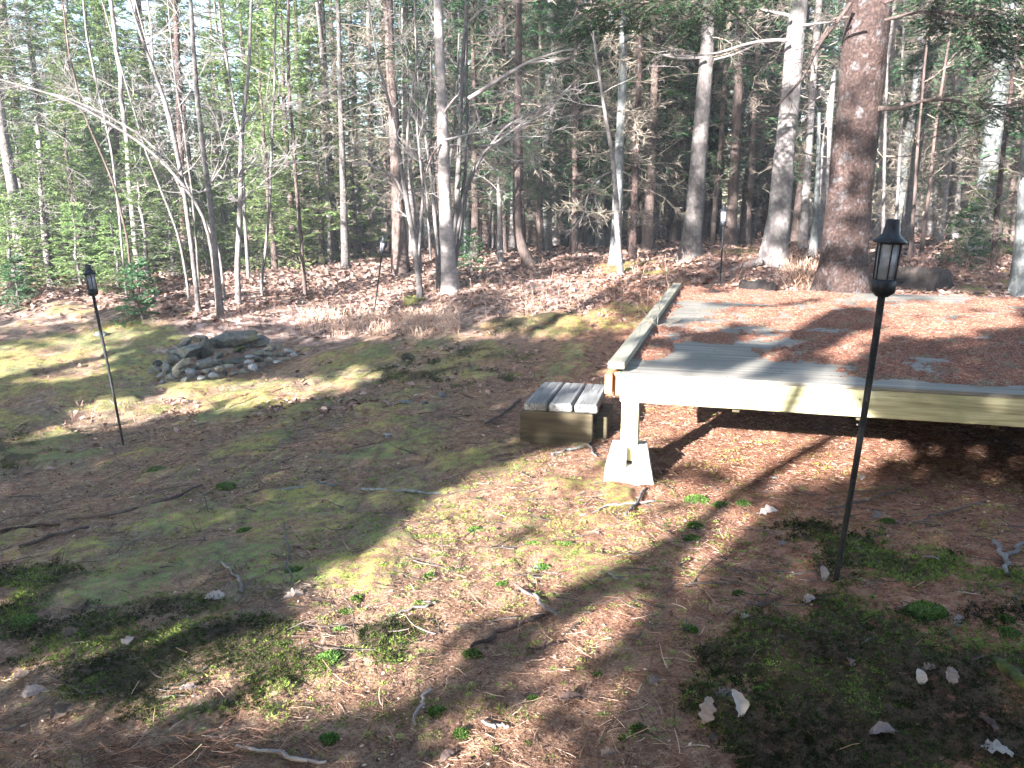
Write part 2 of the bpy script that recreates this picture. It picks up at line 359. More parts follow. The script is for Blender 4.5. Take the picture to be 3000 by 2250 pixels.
base = mixc(N, L, ramp(N, L, mth(N, L, 'ADD', mth(N, L, 'MULTIPLY', sp.outputs[2], .7), mth(N, L, 'ADD', mth(N, L, 'MULTIPLY', mth(N, L, 'SUBTRACT', n2, .5), 1.4), mth(N, L, 'MULTIPLY', mth(N, L, 'SUBTRACT', n4, .5), 1.2))), [(.3, (0, 0, 0)), (.6, (.85, .85, .85))]), base, hc)
L.new(base, b.inputs['Base Color']); b.inputs['Roughness'].default_value = .95; b.inputs['Specular IOR Level'].default_value = .1
bump(N, L, b, mth(N, L, 'ADD', n1, mth(N, L, 'MULTIPLY', n2, 1.2)), .8, .02)
g = link('ground', me, m); tag(g, kind='structure')
# ------------------------------------------------------------------ deck (tent platform)
RB = math.radians(-15.5)
ux = np.array([math.cos(RB), math.sin(RB), 0]); uy = np.array([-math.sin(RB), math.cos(RB), 0])
DZ = CAMZ - .865
dcr = rayd(np.float64(1818), np.float64(1092)); t_ = (DZ - CAMZ) / dcr[2]; D0 = np.array([0, 0, CAMZ]) + dcr * t_
DL, DW = 4.72, 4.88
def beveled_box(size, bev=.003, seg=1):
    bm = bmesh.new(); bmesh.ops.create_cube(bm, size=1); bmesh.ops.scale(bm, vec=size, verts=bm.verts)
    if bev: bmesh.ops.bevel(bm, geom=bm.edges[:], offset=bev, segments=seg, affect='EDGES')
    return bm
def box(name, size, center, mat_, parent, rot=(0, 0, 0), bev=.003, jit=0):
    bm = beveled_box(size, bev)
    if jit:
        bmesh.ops.subdivide_edges(bm, edges=[e for e in bm.edges if e.calc_length() > .08], cuts=5, use_grid_fill=True)
        P = np.array([v.co for v in bm.verts]); nn = n3(P + random.random() * 10, 14) * jit
        for v, d in zip(bm.verts, nn): v.co *= 1; v.co += Vector((d, d * .6, d * .8))
    me = bpy.data.meshes.new(name); bm.to_mesh(me); bm.free()
    o = link(name, me, mat_, parent, center); o.rotation_euler = rot; return o
WD_PALE = woodmat('treated_pine', (.15, .13, .065), (.40, .37, .22), (.56, .53, .35), 0, 12, .5, (.20, .215, .11))
WD_POST = woodmat('treated_post', (.28, .25, .14), (.48, .44, .27), (.60, .56, .38), 2, 14, .3)
WD_END = woodmat('cut_end', (.20, .10, .05), (.36, .19, .10), (.48, .29, .17), 2, 20, .3)
WD_CURB = woodmat('weathered_curb', (.09, .085, .068), (.20, .19, .15), (.30, .29, .23), 1, 14, .5, (.14, .15, .115))
WD_PLY = woodmat('weathered_plywood', (.095, .09, .077), (.18, .17, .148), (.265, .252, .222), 0, 10, .4, (.13, .135, .10), .04)
WD_GREY = woodmat('weathered_timber', (.04, .04, .04), (.15, .155, .155), (.29, .30, .30), 1, 16, 1.0, (.10, .105, .10))
WD_OLIVE = woodmat('olive_timber', (.02, .016, .01), (.065, .052, .03), (.12, .10, .06), 0, 9, .5, (.04, .042, .024))
deck = empty('tent_platform', D0, 'low wooden tent platform with pale front board, littered with rust coloured needles', 'platform')
deck.rotation_euler = (0, 0, RB)
# local: x along the front edge, y going back, z=0 at deck top
sheets = empty  # plywood
for i in range(4):
    y0 = i * DL / 4 + (.0025 if i else .0); y1 = (i + 1) * DL / 4 - .0025
    for j in range(2):
        x0 = j * 2.44 + (.0025 if j else .0) + .0; x1 = min((j + 1) * 2.44 - .0025, DW)
        box('plywood_sheet', (x1 - x0, y1 - y0, .019), ((x0 + x1) / 2, (y0 + y1) / 2, -.0095), WD_PLY, deck, bev=.002)
RIM = .140
r_ = box('front_board', (DW, .038, RIM), (DW / 2, -.001 + .022, -.02 - RIM / 2 - .001), WD_PALE, deck, bev=.004)
tag(r_, 'pale yellow treated front board')
box('side_board', (.038, DL - .05, RIM - .012), (-.0225, DL / 2 + .02, -.004 - RIM / 2), WD_END, deck, bev=.003)
cb = box('curb_board', (.09, DL + .02, .038), (-.024, DL / 2 - .0, .040), WD_CURB, deck, bev=.003)
e2 = box('side_board', (.04, .5, RIM - .03), (-.0645, .25, -.01 - RIM / 2 + .012), WD_END, deck, bev=.003)
box('back_board', (DW, .038, RIM), (DW / 2, DL - .02, -.021 - RIM / 2), WD_PALE, deck)
box('side_board', (.038, DL - .1, RIM), (DW - .02, DL / 2, -.021 - RIM / 2), WD_PALE, deck)
for k in range(1, 8): box('joist', (.038, DL - .1, .17), (k * .61, DL / 2, -.021 - .085), WD_OLIVE, deck)
for yb in (.9, 2.6, 4.2): box('beam', (DW - .5, .09, .13), (DW / 2 + .3, yb + .15, -.195 - .066), WD_OLIVE, deck)
def ground_at(lx, ly):
    p = D0 + ux * lx + uy * ly; return float(height(p[0], p[1])) - DZ
def post(lx, ly, big=True):
    gz = ground_at(lx, ly)
    top = -.02 - RIM - .001 if big else -.33
    h = top - (gz + .12)
    if h > .02: box('post', (.092, .092, h), (lx, ly, top - h / 2), WD_POST, deck, bev=.004)
    return gz
# concrete pier block with a cross slot
CONC = flatmat('concrete', (.40, .40, .35), .9, 0, .3, 18)
def pier(lx, ly, gz):
    bm = bmesh.new()
    B, Tp, H = .142, .098, .20
    # four corner horns leaving a cross slot of 45 mm, standing on one frustum
    def frust(x0, x1, y0, y1, z0, z1, s0, s1):
        vs = [bm.verts.new((x * s, y * s, z)) for z, s in ((z0, s0), (z1, s1)) for x, y in ((x0, y0), (x1, y0), (x1, y1), (x0, y1))]
        for f in ((0, 1, 2, 3)[::-1], (4, 5, 6, 7), (0, 1, 5, 4), (1, 2, 6, 5), (2, 3, 7, 6), (3, 0, 4, 7)): bm.faces.new([vs[i] for i in f])
    zc = .10
    s0 = 1.0; sc_ = 1 - (1 - Tp / B) * (zc / H)
    frust(-B, B, -B, B, -.05, zc, 1.03, sc_)
    for sx in (-1, 1):
        for sy in (-1, 1):
            xs = sorted((sx * .021, sx * B * .98)); ys = sorted((sy * .021, sy * B * .98))
            frust(xs[0], xs[1], ys[0], ys[1], zc + .0, H + random.uniform(-.008, .02), sc_, Tp / B)
    bmesh.ops.subdivide_edges(bm, edges=bm.edges[:], cuts=4, use_grid_fill=True)
    P = np.array([v.co for v in bm.verts]); d = n3(P, 40) * .003 + n3(P, 9) * .004
    for v, k in zip(bm.verts, d): v.co += Vector(v.co).normalized() * k
    me = bpy.data.meshes.new('pier_block'); bm.to_mesh(me); bm.free()
    o = link('pier_block', me, CONC, deck, (lx, ly, gz)); o.rotation_euler = (0, 0, .12); return o
for lx, ly in ((.056, .05), (2.5, .5), (4.8, .05), (.06, 2.4), (4.8, 2.4), (.06, 4.5), (4.8, 4.5), (2.5, 2.6)):
    gz = post(lx, ly, True); pier(lx, ly, gz)
# screws & little green and white string knot at the corner
ss = Acc()
for sx, sz in ((.022, -.05), (.02, -.20), (1.2, -.07), (1.2, -.2)):
    tubes(ss, np.array([[sx, .006, sz], [sx, -.004, sz]]), np.array([.004, .004]), 8)
link('screws', ss.mesh('screws'), flatmat('screw_steel', (.12, .12, .12), .5, .8), deck)
kn = Acc(); kp = np.array([[-.004, .01, .003], [.003, -.004, -.006], [.012, -.006, -.014], [.026, -.006, -.02], [.034, -.005, -.026]])
tubes(kn, kp, np.full(5, .0045), 6)
link('cord_knot', kn.mesh('cord_knot', True), flatmat('green_cord', (.05, .22, .09), .6), deck)
# ------------------------------------------------------------------ needle litter on the deck
DPATCH = [(2240, 868, 210, 22, 1), (2000, 862, 110, 18, 1), (2330, 880, 120, 14, .9), (1905, 1010, 60, 45, 1), (1950, 985, 70, 22, .9), (2120, 965, 110, 24, 1), (2180, 975, 130, 28, 1), (2120, 985, 100, 22, 1), (2300, 930, 210, 30, .9), (2450, 960, 160, 40, 1),
          (2370, 1035, 140, 28, 1), (2560, 990, 180, 60, 1), (2700, 970, 220, 70, .95), (2620, 1080, 150, 30, 1), (2800, 1050, 260, 60, 1), (2900, 1100, 150, 28, 1), (2950, 930, 150, 60, .9), (2880, 1000, 200, 70, .95), (2500, 910, 150, 22, .8), (2150, 925, 60, 10, .6)]
nx, ny = 420, 420
lx = np.linspace(.03, DW - .01, nx); ly = np.linspace(.03, DL - .01, ny); LX, LY = np.meshgrid(lx, ly)
PW = D0[None, None] + LX[..., None] * ux + LY[..., None] * uy
qx, qy = project(PW)
mk = np.zeros(qx.shape)
for cx, cy, rx, ry, s in DPATCH: mk = np.maximum(mk, s * ell(qx, qy, cx, cy, rx, ry, .45))
edge = np.clip(1 - LX / .16, 0, 1) * .9 * (LY > 1.0)
mk = np.where(qx > 3000, np.maximum(mk, .75), mk); mk = np.maximum(mk, edge)
mk = mk * .95 + (fbm(LX * 5, LY * 5, 5) - .5) * 1.5 + (fbm(LX * 40, LY * 40, 2) - .5) * .6 + (fbm(LX * 14, LY * 14, 3) - .5) * .8 - .74 - .13 * (qx < 2350) * (LX > .2)
thick = np.clip(mk, 0, .6) * .035
VZ = .002 + thick + np.where(thick > 0, (fbm(LX * 60, LY * 60, 2) - .3) * .012, 0)
VZ = np.where(mk > 0, np.maximum(VZ, .0015), -.001)
I = np.arange(nx * ny).reshape(ny, nx)
q = np.stack([I[:-1, :-1], I[:-1, 1:], I[1:, 1:], I[1:, :-1]], -1).reshape(-1, 4)
keep = (mk.ravel()[q] > 0).any(1); q = q[keep]
used = np.unique(q); rem = -np.ones(nx * ny, int); rem[used] = np.arange(len(used))
LVt = np.stack([LX, LY, VZ], -1).reshape(-1, 3)
m, N, L, b = M('needle_litter'); tc = N.new('ShaderNodeTexCoord').outputs['Object']
nA = noise(N, L, tc, 110, 5, .75); nB = noise(N, L, tc, 7, 4, .6)
c1 = ramp(N, L, nA, [(.35, (.055, .027, .019)), (.5, (.23, .10, .064)), (.66, (.42, .22, .15))])
c2 = ramp(N, L, nA, [(.35, (.07, .055, .035)), (.5, (.21, .17, .11)), (.66, (.36, .31, .22))])
L.new(mixc(N, L, ramp(N, L, nB, [(.5, (0, 0, 0)), (.68, (1, 1, 1))]), c1, c2), b.inputs['Base Color']); bump(N, L, b, nA, 1.0, .015)
NLIT = m
lo = link('needle_litter', mesh_np('needle_litter', LVt[used], rem[q], smooth=True), NLIT, None, tuple(D0)); lo.rotation_euler = (0, 0, RB)
tag(lo, 'drifts of fallen rust brown needles lying on the tent platform', 'litter', kind='stuff')
# loose needles over it
NEEDLE = leafmat('loose_needles', (.10, .045, .03), (.30, .14, .09), (.55, .36, .26), .1)
ac = Acc(); nn = 110000
ix = rng.integers(0, nx * ny, nn * 3); pr = np.clip(mk.ravel()[ix] * 3.2 + .62, .012, 1); ix = ix[rng.random(len(ix)) < pr][:nn]; n_n = len(ix)
p0 = LVt[ix] + np.stack([rng.normal(0, .006, n_n), rng.normal(0, .006, n_n), np.abs(rng.normal(.002, .003, n_n))], -1); p0[:, 2] = np.maximum(p0[:, 2], .002)
dd = np.stack([rng.normal(size=n_n), rng.normal(size=n_n), rng.normal(0, .22, n_n).clip(-.02, .6)], -1)
blades(ac, p0, dd, rng.uniform(.012, .028, n_n), rng.uniform(.0015, .003, n_n), np.repeat(rng.random((n_n, 1)), 3, 1))
o = link('loose_needles', ac.mesh('loose_needles'), NEEDLE, None, tuple(D0)); o.rotation_euler = (0, 0, RB)
tag(o, 'scattered single dry needles on the tent platform', 'litter', kind='stuff')
#__PART2__
# ------------------------------------------------------------------ timber step beside the platform
sb = W(1522, 1277, 4.95); sb[2] = float(height(sb[0], sb[1])) - .01
step = empty('timber_step', sb, 'short grey timber step with three worn planks beside the platform', 'step')
step.rotation_euler = (0, 0, math.radians(-13))
PH = .235
for k in range(3):
    box('plank', (.148, .64, .056), (.105 + k * .162, .33, PH + .029 + .001 * k), WD_GREY, step, (random.uniform(-.008, .008), random.uniform(-.01, .01), random.uniform(-.012, .012)), .009, .006)
box('front_timber', (.475, .07, PH + .02), (.24, .035, PH / 2 - .01), WD_OLIVE, step, bev=.006, jit=.002)
box('back_timber', (.475, .07, PH + .02), (.24, .57, PH / 2 - .01), WD_OLIVE, step, bev=.006)
box('side_timber', (.07, .40, .16), (.52, .35, .10), WD_OLIVE, step, bev=.006)
# ------------------------------------------------------------------ lanterns on poles
MET = flatmat('black_metal', (.022, .024, .028), .42, .3, .35, 60)
POLM = flatmat('pole_metal', (.016, .017, .018), .7, .1, .5, 80)
m, N, L, b = M('frosted_glass'); tcg = N.new('ShaderNodeTexCoord').outputs['Object']
L.new(ramp(N, L, noise(N, L, tcg, 45, 4, .6), [(.35, (.24, .26, .29)), (.65, (.46, .48, .52))]), b.inputs['Base Color']); b.inputs['Roughness'].default_value = .35; b.inputs['Transmission Weight'].default_value = .25; b.inputs['Specular IOR Level'].default_value = .5
GLS = m
def lathe(prof, sides, name):
    a = Acc(); k = len(prof); an = np.arange(sides) * 2 * math.pi / sides
    V = np.array([[r * math.cos(t), r * math.sin(t), z] for r, z in prof for t in an]); I = np.arange(k * sides).reshape(k, sides)
    q = np.stack([I[:-1], np.roll(I, -1, 1)[:-1], np.roll(I, -1, 1)[1:], I[1:]], -1).reshape(-1, 4); a.add(V, q)
    me = a.mesh(name); bm = bmesh.new(); bm.from_mesh(me)
    bm.verts.ensure_lookup_table(); bm.faces.new([bm.verts[i] for i in range(sides)][::-1]); bm.faces.new([bm.verts[(k - 1) * sides + i] for i in range(sides)])
    bmesh.ops.recalc_face_normals(bm, faces=bm.faces[:]); bm.to_mesh(me); bm.free(); return me
def lantern(base, top, label, sc, yaw=0.3, bury=.1):
    base = np.array(base, float); top = np.array(top, float); ax = top - base; Lh = np.linalg.norm(ax); ax /= Lh
    r = empty('lantern_stake', base, label, 'lantern', 'lanterns on tall black stakes')
    r.rotation_mode = 'QUATERNION'; r.rotation_quaternion = Vector((0, 0, 1)).rotation_difference(Vector(ax)) @ Matrix.Rotation(yaw, 3, 'Z').to_quaternion()
    S = sc; z0 = Lh - .248 * S
    a = Acc(); k = 9; zz = np.linspace(-bury, z0 + .02 * S, k); P = np.stack([.004 * np.sin(zz * 3), .003 * np.cos(zz * 4), zz], -1)
    tubes(a, P, np.linspace(.0095, .0125, k) * S, 12); link('pole', a.mesh('pole', False), POLM, r)
    o = link('base', lathe([(.020 * S, z0 - .012 * S), (.034 * S, z0), (.041 * S, z0 + .004 * S), (.041 * S, z0 + .040 * S), (.036 * S, z0 + .046 * S)], 6, 'base'), MET, r)
    zb = z0 + .046 * S; zt = zb + .122 * S
    o = link('glass', lathe([(.032 * S, zb), (.035 * S, zt)], 6, 'glass'), GLS, r)
    fr = Acc()
    for i in range(6):
        t = i * math.pi / 3
        tubes(fr, np.array([[.0345 * S * math.cos(t), .0345 * S * math.sin(t), zb - .002], [.0375 * S * math.cos(t), .0375 * S * math.sin(t), zt + .002]]), np.array([.0028 * S] * 2), 5)
    me = fr.mesh('frame')
    link('frame', me, MET, r)
    link('cap', lathe([(.030 * S, zt - .004), (.053 * S, zt - .001 * S), (.054 * S, zt + .006 * S), (.040 * S, zt + .016 * S), (.028 * S, zt + .030 * S), (.0235 * S, zt + .055 * S), (.0215 * S, zt + .074 * S), (.019 * S, zt + .078 * S)], 20, 'cap'), MET, r)
    return r
b0 = G(2450, 1705); lantern(b0, W(2618, 640, b0[1] + .0), 'black lantern on a tall leaning stake in dark moss in front of the platform', 1.0, .35)
b0 = G(361, 1304); lantern(b0, W(256, 775, b0[1] + .1), 'black lantern on a left leaning stake in the yellow moss', .98, .2)
b0 = G(1096, 915); lantern(b0, W(1124, 694, b0[1]), 'small distant lantern on a stake among fallen leaves near the mossy stump', .98)
b0 = W(2105, 905, 9.6); b0[2] = float(height(b0[0], b0[1])); lantern(b0, W(2122, 598, 9.6), 'lantern on a straight stake behind the back edge of the platform', 1.0, .1)
# ------------------------------------------------------------------ stones
def stonemat(name, a, b_, c, liche=None):
    m, N, L, b = M(name); tc = N.new('ShaderNodeTexCoord').outputs['Object']
    oi = N.new('ShaderNodeObjectInfo'); mp = N.new('ShaderNodeVectorMath'); L.new(tc, mp.inputs[0]); L.new(oi.outputs['Random'], mp.inputs[1])
    f = noise(N, L, mp.outputs[0], 16, 6, .7); cl = ramp(N, L, f, [(.32, a), (.5, b_), (.68, c)])
    if liche: cl = mixc(N, L, ramp(N, L, noise(N, L, mp.outputs[0], 5, 4, .6), [(.5, (0, 0, 0)), (.62, (.8, .8, .8))]), cl, liche)
    hv = N.new('ShaderNodeHueSaturation'); L.new(mth(N, L, 'ADD', mth(N, L, 'MULTIPLY', oi.outputs['Random'], .6), .7), hv.inputs['Value']); L.new(cl, hv.inputs['Color'])
    L.new(hv.outputs[0], b.inputs['Base Color']); bump(N, L, b, f, .6, .01); return m
ST_G = stonemat('stone_grey', (.045, .05, .05), (.115, .125, .12), (.21, .22, .21), (.10, .115, .075))
ST_D = stonemat('stone_dark', (.02, .023, .026), (.045, .05, .053), (.10, .11, .11), (.06, .07, .05))
ST_P = stonemat('stone_pale', (.15, .145, .12), (.27, .255, .205), (.38, .36, .29))
ST_B = stonemat('stone_bluegrey', (.09, .10, .11), (.17, .185, .20), (.27, .285, .30))
def rock(name, cen, dims, mat_, label, group=None, rot=(0, 0, 0), flat=5, cat='stone', sub=3, parent=None):
    bm = bmesh.new(); bmesh.ops.create_icosphere(bm, subdivisions=sub, radius=1)
    P = np.array([v.co for v in bm.verts])
    for _ in range(flat + 4):
        n = nrm(rng.normal(size=3)); d = rng.uniform(.48, .8); h = P @ n - d; P = P - np.where(h > 0, h, 0)[:, None] * n * .92
    P = P * (1 + n3(P + rng.random() * 20, 1.6)[:, None] * .35 + n3(P + rng.random() * 9, 5)[:, None] * .1)
    P = P * np.array(dims) / 2 / .9
    for v, p in zip(bm.verts, P): v.co = p
    me = bpy.data.meshes.new(name); bm.to_mesh(me); bm.free()
    for p in me.polygons: p.use_smooth = False
    o = link(name, me, mat_, parent, tuple(cen)); o.rotation_euler = rot
    if parent is None: tag(o, label, cat, group)
    return o
def px_rock(cx, cy, wp, hp, Y, mat_, label, group=None, ang=0, depth=None, **k):
    c = W(cx, cy, Y); sw = SZ(wp, cx, cy, Y); sh = SZ(hp, cx, cy, Y); dp = depth or (sw + sh) / 2 * random.uniform(.75, 1.0)
    return rock('stone', c, (sw, dp, sh), mat_, label, group, (random.uniform(-.1, .1), math.radians(-ang), random.uniform(-.3, .3)), **k)
FG = 'stones of the fire ring'
px_rock(690, 992, 150, 44, 9.55, ST_G, 'long log shaped grey stone lying highest at the back of the fire ring', FG, 8, .26, flat=3)
px_rock(760, 1005, 60, 30, 9.6, ST_D, 'dark stone propping the right end of the long top stone', FG, 10)
px_rock(598, 1025, 66, 82, 9.3, ST_D, 'dark upright slab leaning in the middle left of the fire ring', FG, -22, .09, flat=6)
px_rock(585, 993, 62, 30, 9.5, ST_G, 'flat blue grey stone behind the dark upright slab', FG, 5)
px_rock(545, 1000, 40, 26, 9.5, ST_G, 'small grey stone on the back left rim of the fire ring', FG, 5)
px_rock(550, 1030, 84, 42, 9.2, ST_G, 'blocky pale topped stone left of the dark upright slab', FG, 6, .3, flat=7)
px_rock(515, 1052, 50, 34, 9.1, ST_G, 'rounded stone with lichen at the left side of the fire ring', FG, 10)
px_rock(603, 1066, 98, 30, 8.95, ST_G, 'long weathered grey stone lying along the front of the fire ring', FG, 9, .16, flat=3)
px_rock(690, 1057, 70, 22, 9.0, ST_D, 'darker long stone continuing the front of the fire ring', FG, 9, .14, flat=3)
px_rock(530, 1070, 62, 28, 8.9, ST_P, 'sunlit cream stone at the front left of the fire ring', FG, 35, flat=4)
px_rock(520, 1093, 26, 26, 8.8, ST_P, 'round cream cobble below the sunlit cream stone', FG)
px_rock(560, 1095, 30, 36, 8.75, ST_B, 'pointed blue grey stone at the front of the fire ring', FG, 60, .08)
px_rock(455, 1085, 40, 30, 8.95, ST_G, 'flat greenish stone at the far left foot of the fire ring', FG, 25)
px_rock(487, 1082, 34, 34, 8.9, ST_G, 'grey wedge stone beside the far left foot stone', FG, 10)
px_rock(640, 1080, 26, 20, 8.75, ST_P, 'round pale cobble in front of the long front stone', FG)
px_rock(668, 1072, 40, 14, 8.8, ST_G, 'flat pale stone behind the round pale cobble', FG, 5)
px_rock(740, 1075, 30, 18, 8.8, ST_B, 'bluish white stone at the front right of the fire ring', FG, -8)
px_rock(790, 1011, 24, 14, 9.5, ST_P, 'cream stone on top of the right side of the fire ring', FG, 5)
px_rock(784, 1021, 32, 12, 9.4, ST_P, 'flat cream stone just under the upper cream stone', FG, 5)
px_rock(820, 1016, 18, 24, 9.5, ST_P, 'tan upright cobble at the right end of the fire ring', FG)
px_rock(772, 996, 50, 36, 9.9, ST_G, 'broad greenish stone behind the right end of the fire ring', FG, 3)
px_rock(700, 1020, 46, 26, 9.8, stonemat('stone_mossy', (.05, .07, .02), (.14, .16, .05), (.24, .26, .09)), 'mossy stone inside the hollow of the fire ring', FG, 5)
px_rock(740, 1020, 90, 50, 10.0, ST_D, 'dark stone forming the back wall of the hollow', FG, 0)
cob = 'small grey cobble in the low stone border of the fire ring'
for cx, cy, wp, hp, Y in [(735, 1046, 40, 18, 9.15), (765, 1036, 44, 18, 9.25), (757, 1052, 34, 26, 9.05), (790, 1040, 36, 18, 9.2), (795, 1054, 34, 20, 9.05), (825, 1040, 44, 20, 9.15), (812, 1060, 26, 14, 9.0), (775, 1068, 24, 20, 8.9), (726, 1062, 30, 14, 8.95), (845, 1028, 26, 18, 9.3),
                          (835, 1052, 24, 12, 9.05), (715, 1088, 26, 14, 8.7), (690, 1094, 30, 14, 8.65), (655, 1095, 28, 16, 8.65), (625, 1098, 34, 16, 8.65), (590, 1106, 30, 16, 8.6), (545, 1112, 32, 20, 8.6), (500, 1106, 34, 20, 8.65), (470, 1100, 26, 16, 8.75), (495, 1062, 30, 24, 9.1), (460, 1066, 34, 24, 9.2), (605, 1086, 26, 16, 8.75), (575, 1078, 24, 14, 8.85), (640, 1042, 26, 20, 9.3), (505, 1030, 36, 24, 9.5), (860, 1040, 22, 14, 9.2), (705, 1073, 26, 12, 8.85), (540, 1086, 20, 18, 8.8), (800, 1022, 20, 14, 9.6), (530, 1016, 30, 22, 9.6), (750, 1084, 20, 10, 8.75), (480, 1118, 22, 12, 8.6)]:
    px_rock(cx, cy, wp, hp, Y, random.choice([ST_G, ST_G, ST_B, ST_D]), cob, 'cobbles of the fire ring', random.uniform(-15, 15), flat=3, sub=2)
# stones in the clearing
for cx, cy, wp, hp, lab in [(1192, 1176, 42, 20, 'rounded grey stone in the moss left of the timber step'), (1245, 1180, 24, 14, 'smaller grey stone right of the rounded one in the moss'), (1298, 1155, 26, 16, 'bluish stone in the dry grass left of the timber step'), (1136, 1275, 26, 14, 'half buried bluish pebble in the green moss'), (292, 980, 44, 24, 'grey boulder on the mossy mound behind the left lantern'), (1690, 973, 24, 10, 'pale flat stone in bare soil left of the platform'), (2268, 1398, 20, 10, 'tan pebble in the shade under the platform edge'), (1575, 1660, 40, 16, 'flat brown stone in the sunny needles')]:
    p = G(cx, cy + hp * .4); Y = p[1]; rock('stone', p + [0, 0, SZ(hp, cx, cy, Y) * .3], (SZ(wp, cx, cy, Y), SZ(wp, cx, cy, Y) * .8, SZ(hp, cx, cy, Y)), ST_B if 'blu' in lab else ST_G, lab, 'loose stones in the clearing')
# ------------------------------------------------------------------ trees
def wobpts(P, k):
    P = np.asarray(P, float); d = np.concatenate([[0], np.cumsum(np.linalg.norm(np.diff(P[:, :3], axis=0), axis=1))]); s = np.linspace(0, d[-1], k)
    return np.stack([np.interp(s, d, P[:, i]) for i in range(P.shape[1])], -1)
def smooth(P, n=2):
    for _ in range(n):
        Q = P.copy(); Q[1:-1] = (P[:-2] + 2 * P[1:-1] + P[2:]) / 4; P = Q
    return P
def trunk_mesh(P, R, name, sides=14, rough=.06, flare=0.0, lumps=5):
    """P (k,3) local, R (k) -> irregular tapered trunk with roots flare"""
    k = len(P); T = nrm(np.gradient(P, axis=0)); ref = np.array([1.0, 0, 0]); A = nrm(np.cross(T, np.cross(ref, T))); B = np.cross(T, A)
    a = np.arange(sides) * 2 * math.pi / sides; ph = rng.random() * 6
    z = P[:, 2][:, None]
    f = 1 + flare * np.exp(-np.clip(z, 0, 9) / .16) * (.6 + .5 * np.cos(a * lumps + ph)[None] ** 2) + rough * (fbm(np.cos(a)[None] * 2 + 10 + ph + 0 * z, np.sin(a)[None] * 2 + z * 5, 4) - .5) * 2
    rr_ = R[:, None] * f
    V = P[:, None] + rr_[..., None] * (np.cos(a)[None, :, None] * A[:, None] + np.sin(a)[None, :, None] * B[:, None])
    I = np.arange(k * sides).reshape(k, sides)
    q = np.stack([I[:-1], np.roll(I, -1, 1)[:-1], np.roll(I, -1, 1)[1:], I[1:]], -1).reshape(-1, 4)
    return mesh_np(name, V.reshape(-1, 3), q, smooth=True)
def needles_on(acc, P, R, dens, ln, wd, planar=True, tint=0.5):
    """P (n,k,3) twigs; add feathery blades"""
    n = len(P)
    q, D, s = spawn(P, dens, .08, 1.0, 38, planar)
    c = np.clip(rng.normal(tint, .16, (len(q), 1)), 0, 1)
    blades(acc, q, D, ln * rng.uniform(.6, 1.2, len(q)), wd * rng.uniform(.7, 1.3, len(q)), np.repeat(c, 3, 1))
def boughs(fol, wood, P0, D, L, live=True, dens=12, bl=.10, bw=.035, sub=9, tint=.5, r0=.012, droop=-.05):
    """spruce boughs: branch > side twigs > feathery blades. P0,D,L arrays"""
    n = len(P0); P = grow(P0, D, L, 6, .10, droop)
    R = np.outer(r0 * (np.broadcast_to(L, n) / 1.2) ** .7, np.linspace(1, .25, 6)); tubes(wood, P, R, 4, None, False)
    q, d2, s = spawn(P, sub, .18, .97, 55, True)
    l2 = np.repeat(np.broadcast_to(L, n), sub) * (1.05 - s) * .42 + .07
    P2 = grow(q, d2, l2, 4, .14, droop * .8); tubes(wood, P2, np.outer(np.full(len(P2), .0045), np.linspace(1, .4, 4)), 3, None, False)
    if live: needles_on(fol, P2, None, dens, bl, bw, True, tint); needles_on(fol, P, None, dens, bl * .9, bw, True, tint)
    else: needles_on(fol, P2, None, max(3, dens // 2), bl * 1.1, bw * .22, False, tint)
def dead_branches(acc, P, R, n, z0, z1, L0, twigs=7, lift=-.15, fine=4, rad=.007, wob=.16):
    """bare side branches with fine twigs on trunk polyline P"""
    n = max(5, int(n * .62))
    zz = rng.uniform(z0, z1, n); k = len(P); zi = P[:, 2]
    base = np.stack([np.interp(zz, zi, P[:, 0]), np.interp(zz, zi, P[:, 1]), zz], -1)
    a = rng.uniform(0, 2 * math.pi, n); D = np.stack([np.cos(a), np.sin(a), np.full(n, lift) + rng.normal(0, .15, n)], -1)
    L = L0 * rng.uniform(.4, 1.2, n)
    B = grow(base, nrm(D), L, 7, wob, .02); tubes(acc, B, np.outer(rad * rng.uniform(.6, 1.3, n), np.linspace(1, .3, 7)), 4, None, False)
    if twigs:
        q, d, s = spawn(B, twigs, .15, .98, 45, False); l = .30 * L0 * rng.uniform(.3, 1, len(q))
        T = grow(q, d, l, 5, wob * 1.1, 0); tubes(acc, T, np.outer(np.full(len(T), rad * .45), np.linspace(1, .4, 5)), 3, None, False)
        if fine:
            q, d, s = spawn(T, fine, .1, 1, 40, False); blades(acc, q, d, .10 * L0 * rng.uniform(.5, 1.5, len(q)), .006)
    return B
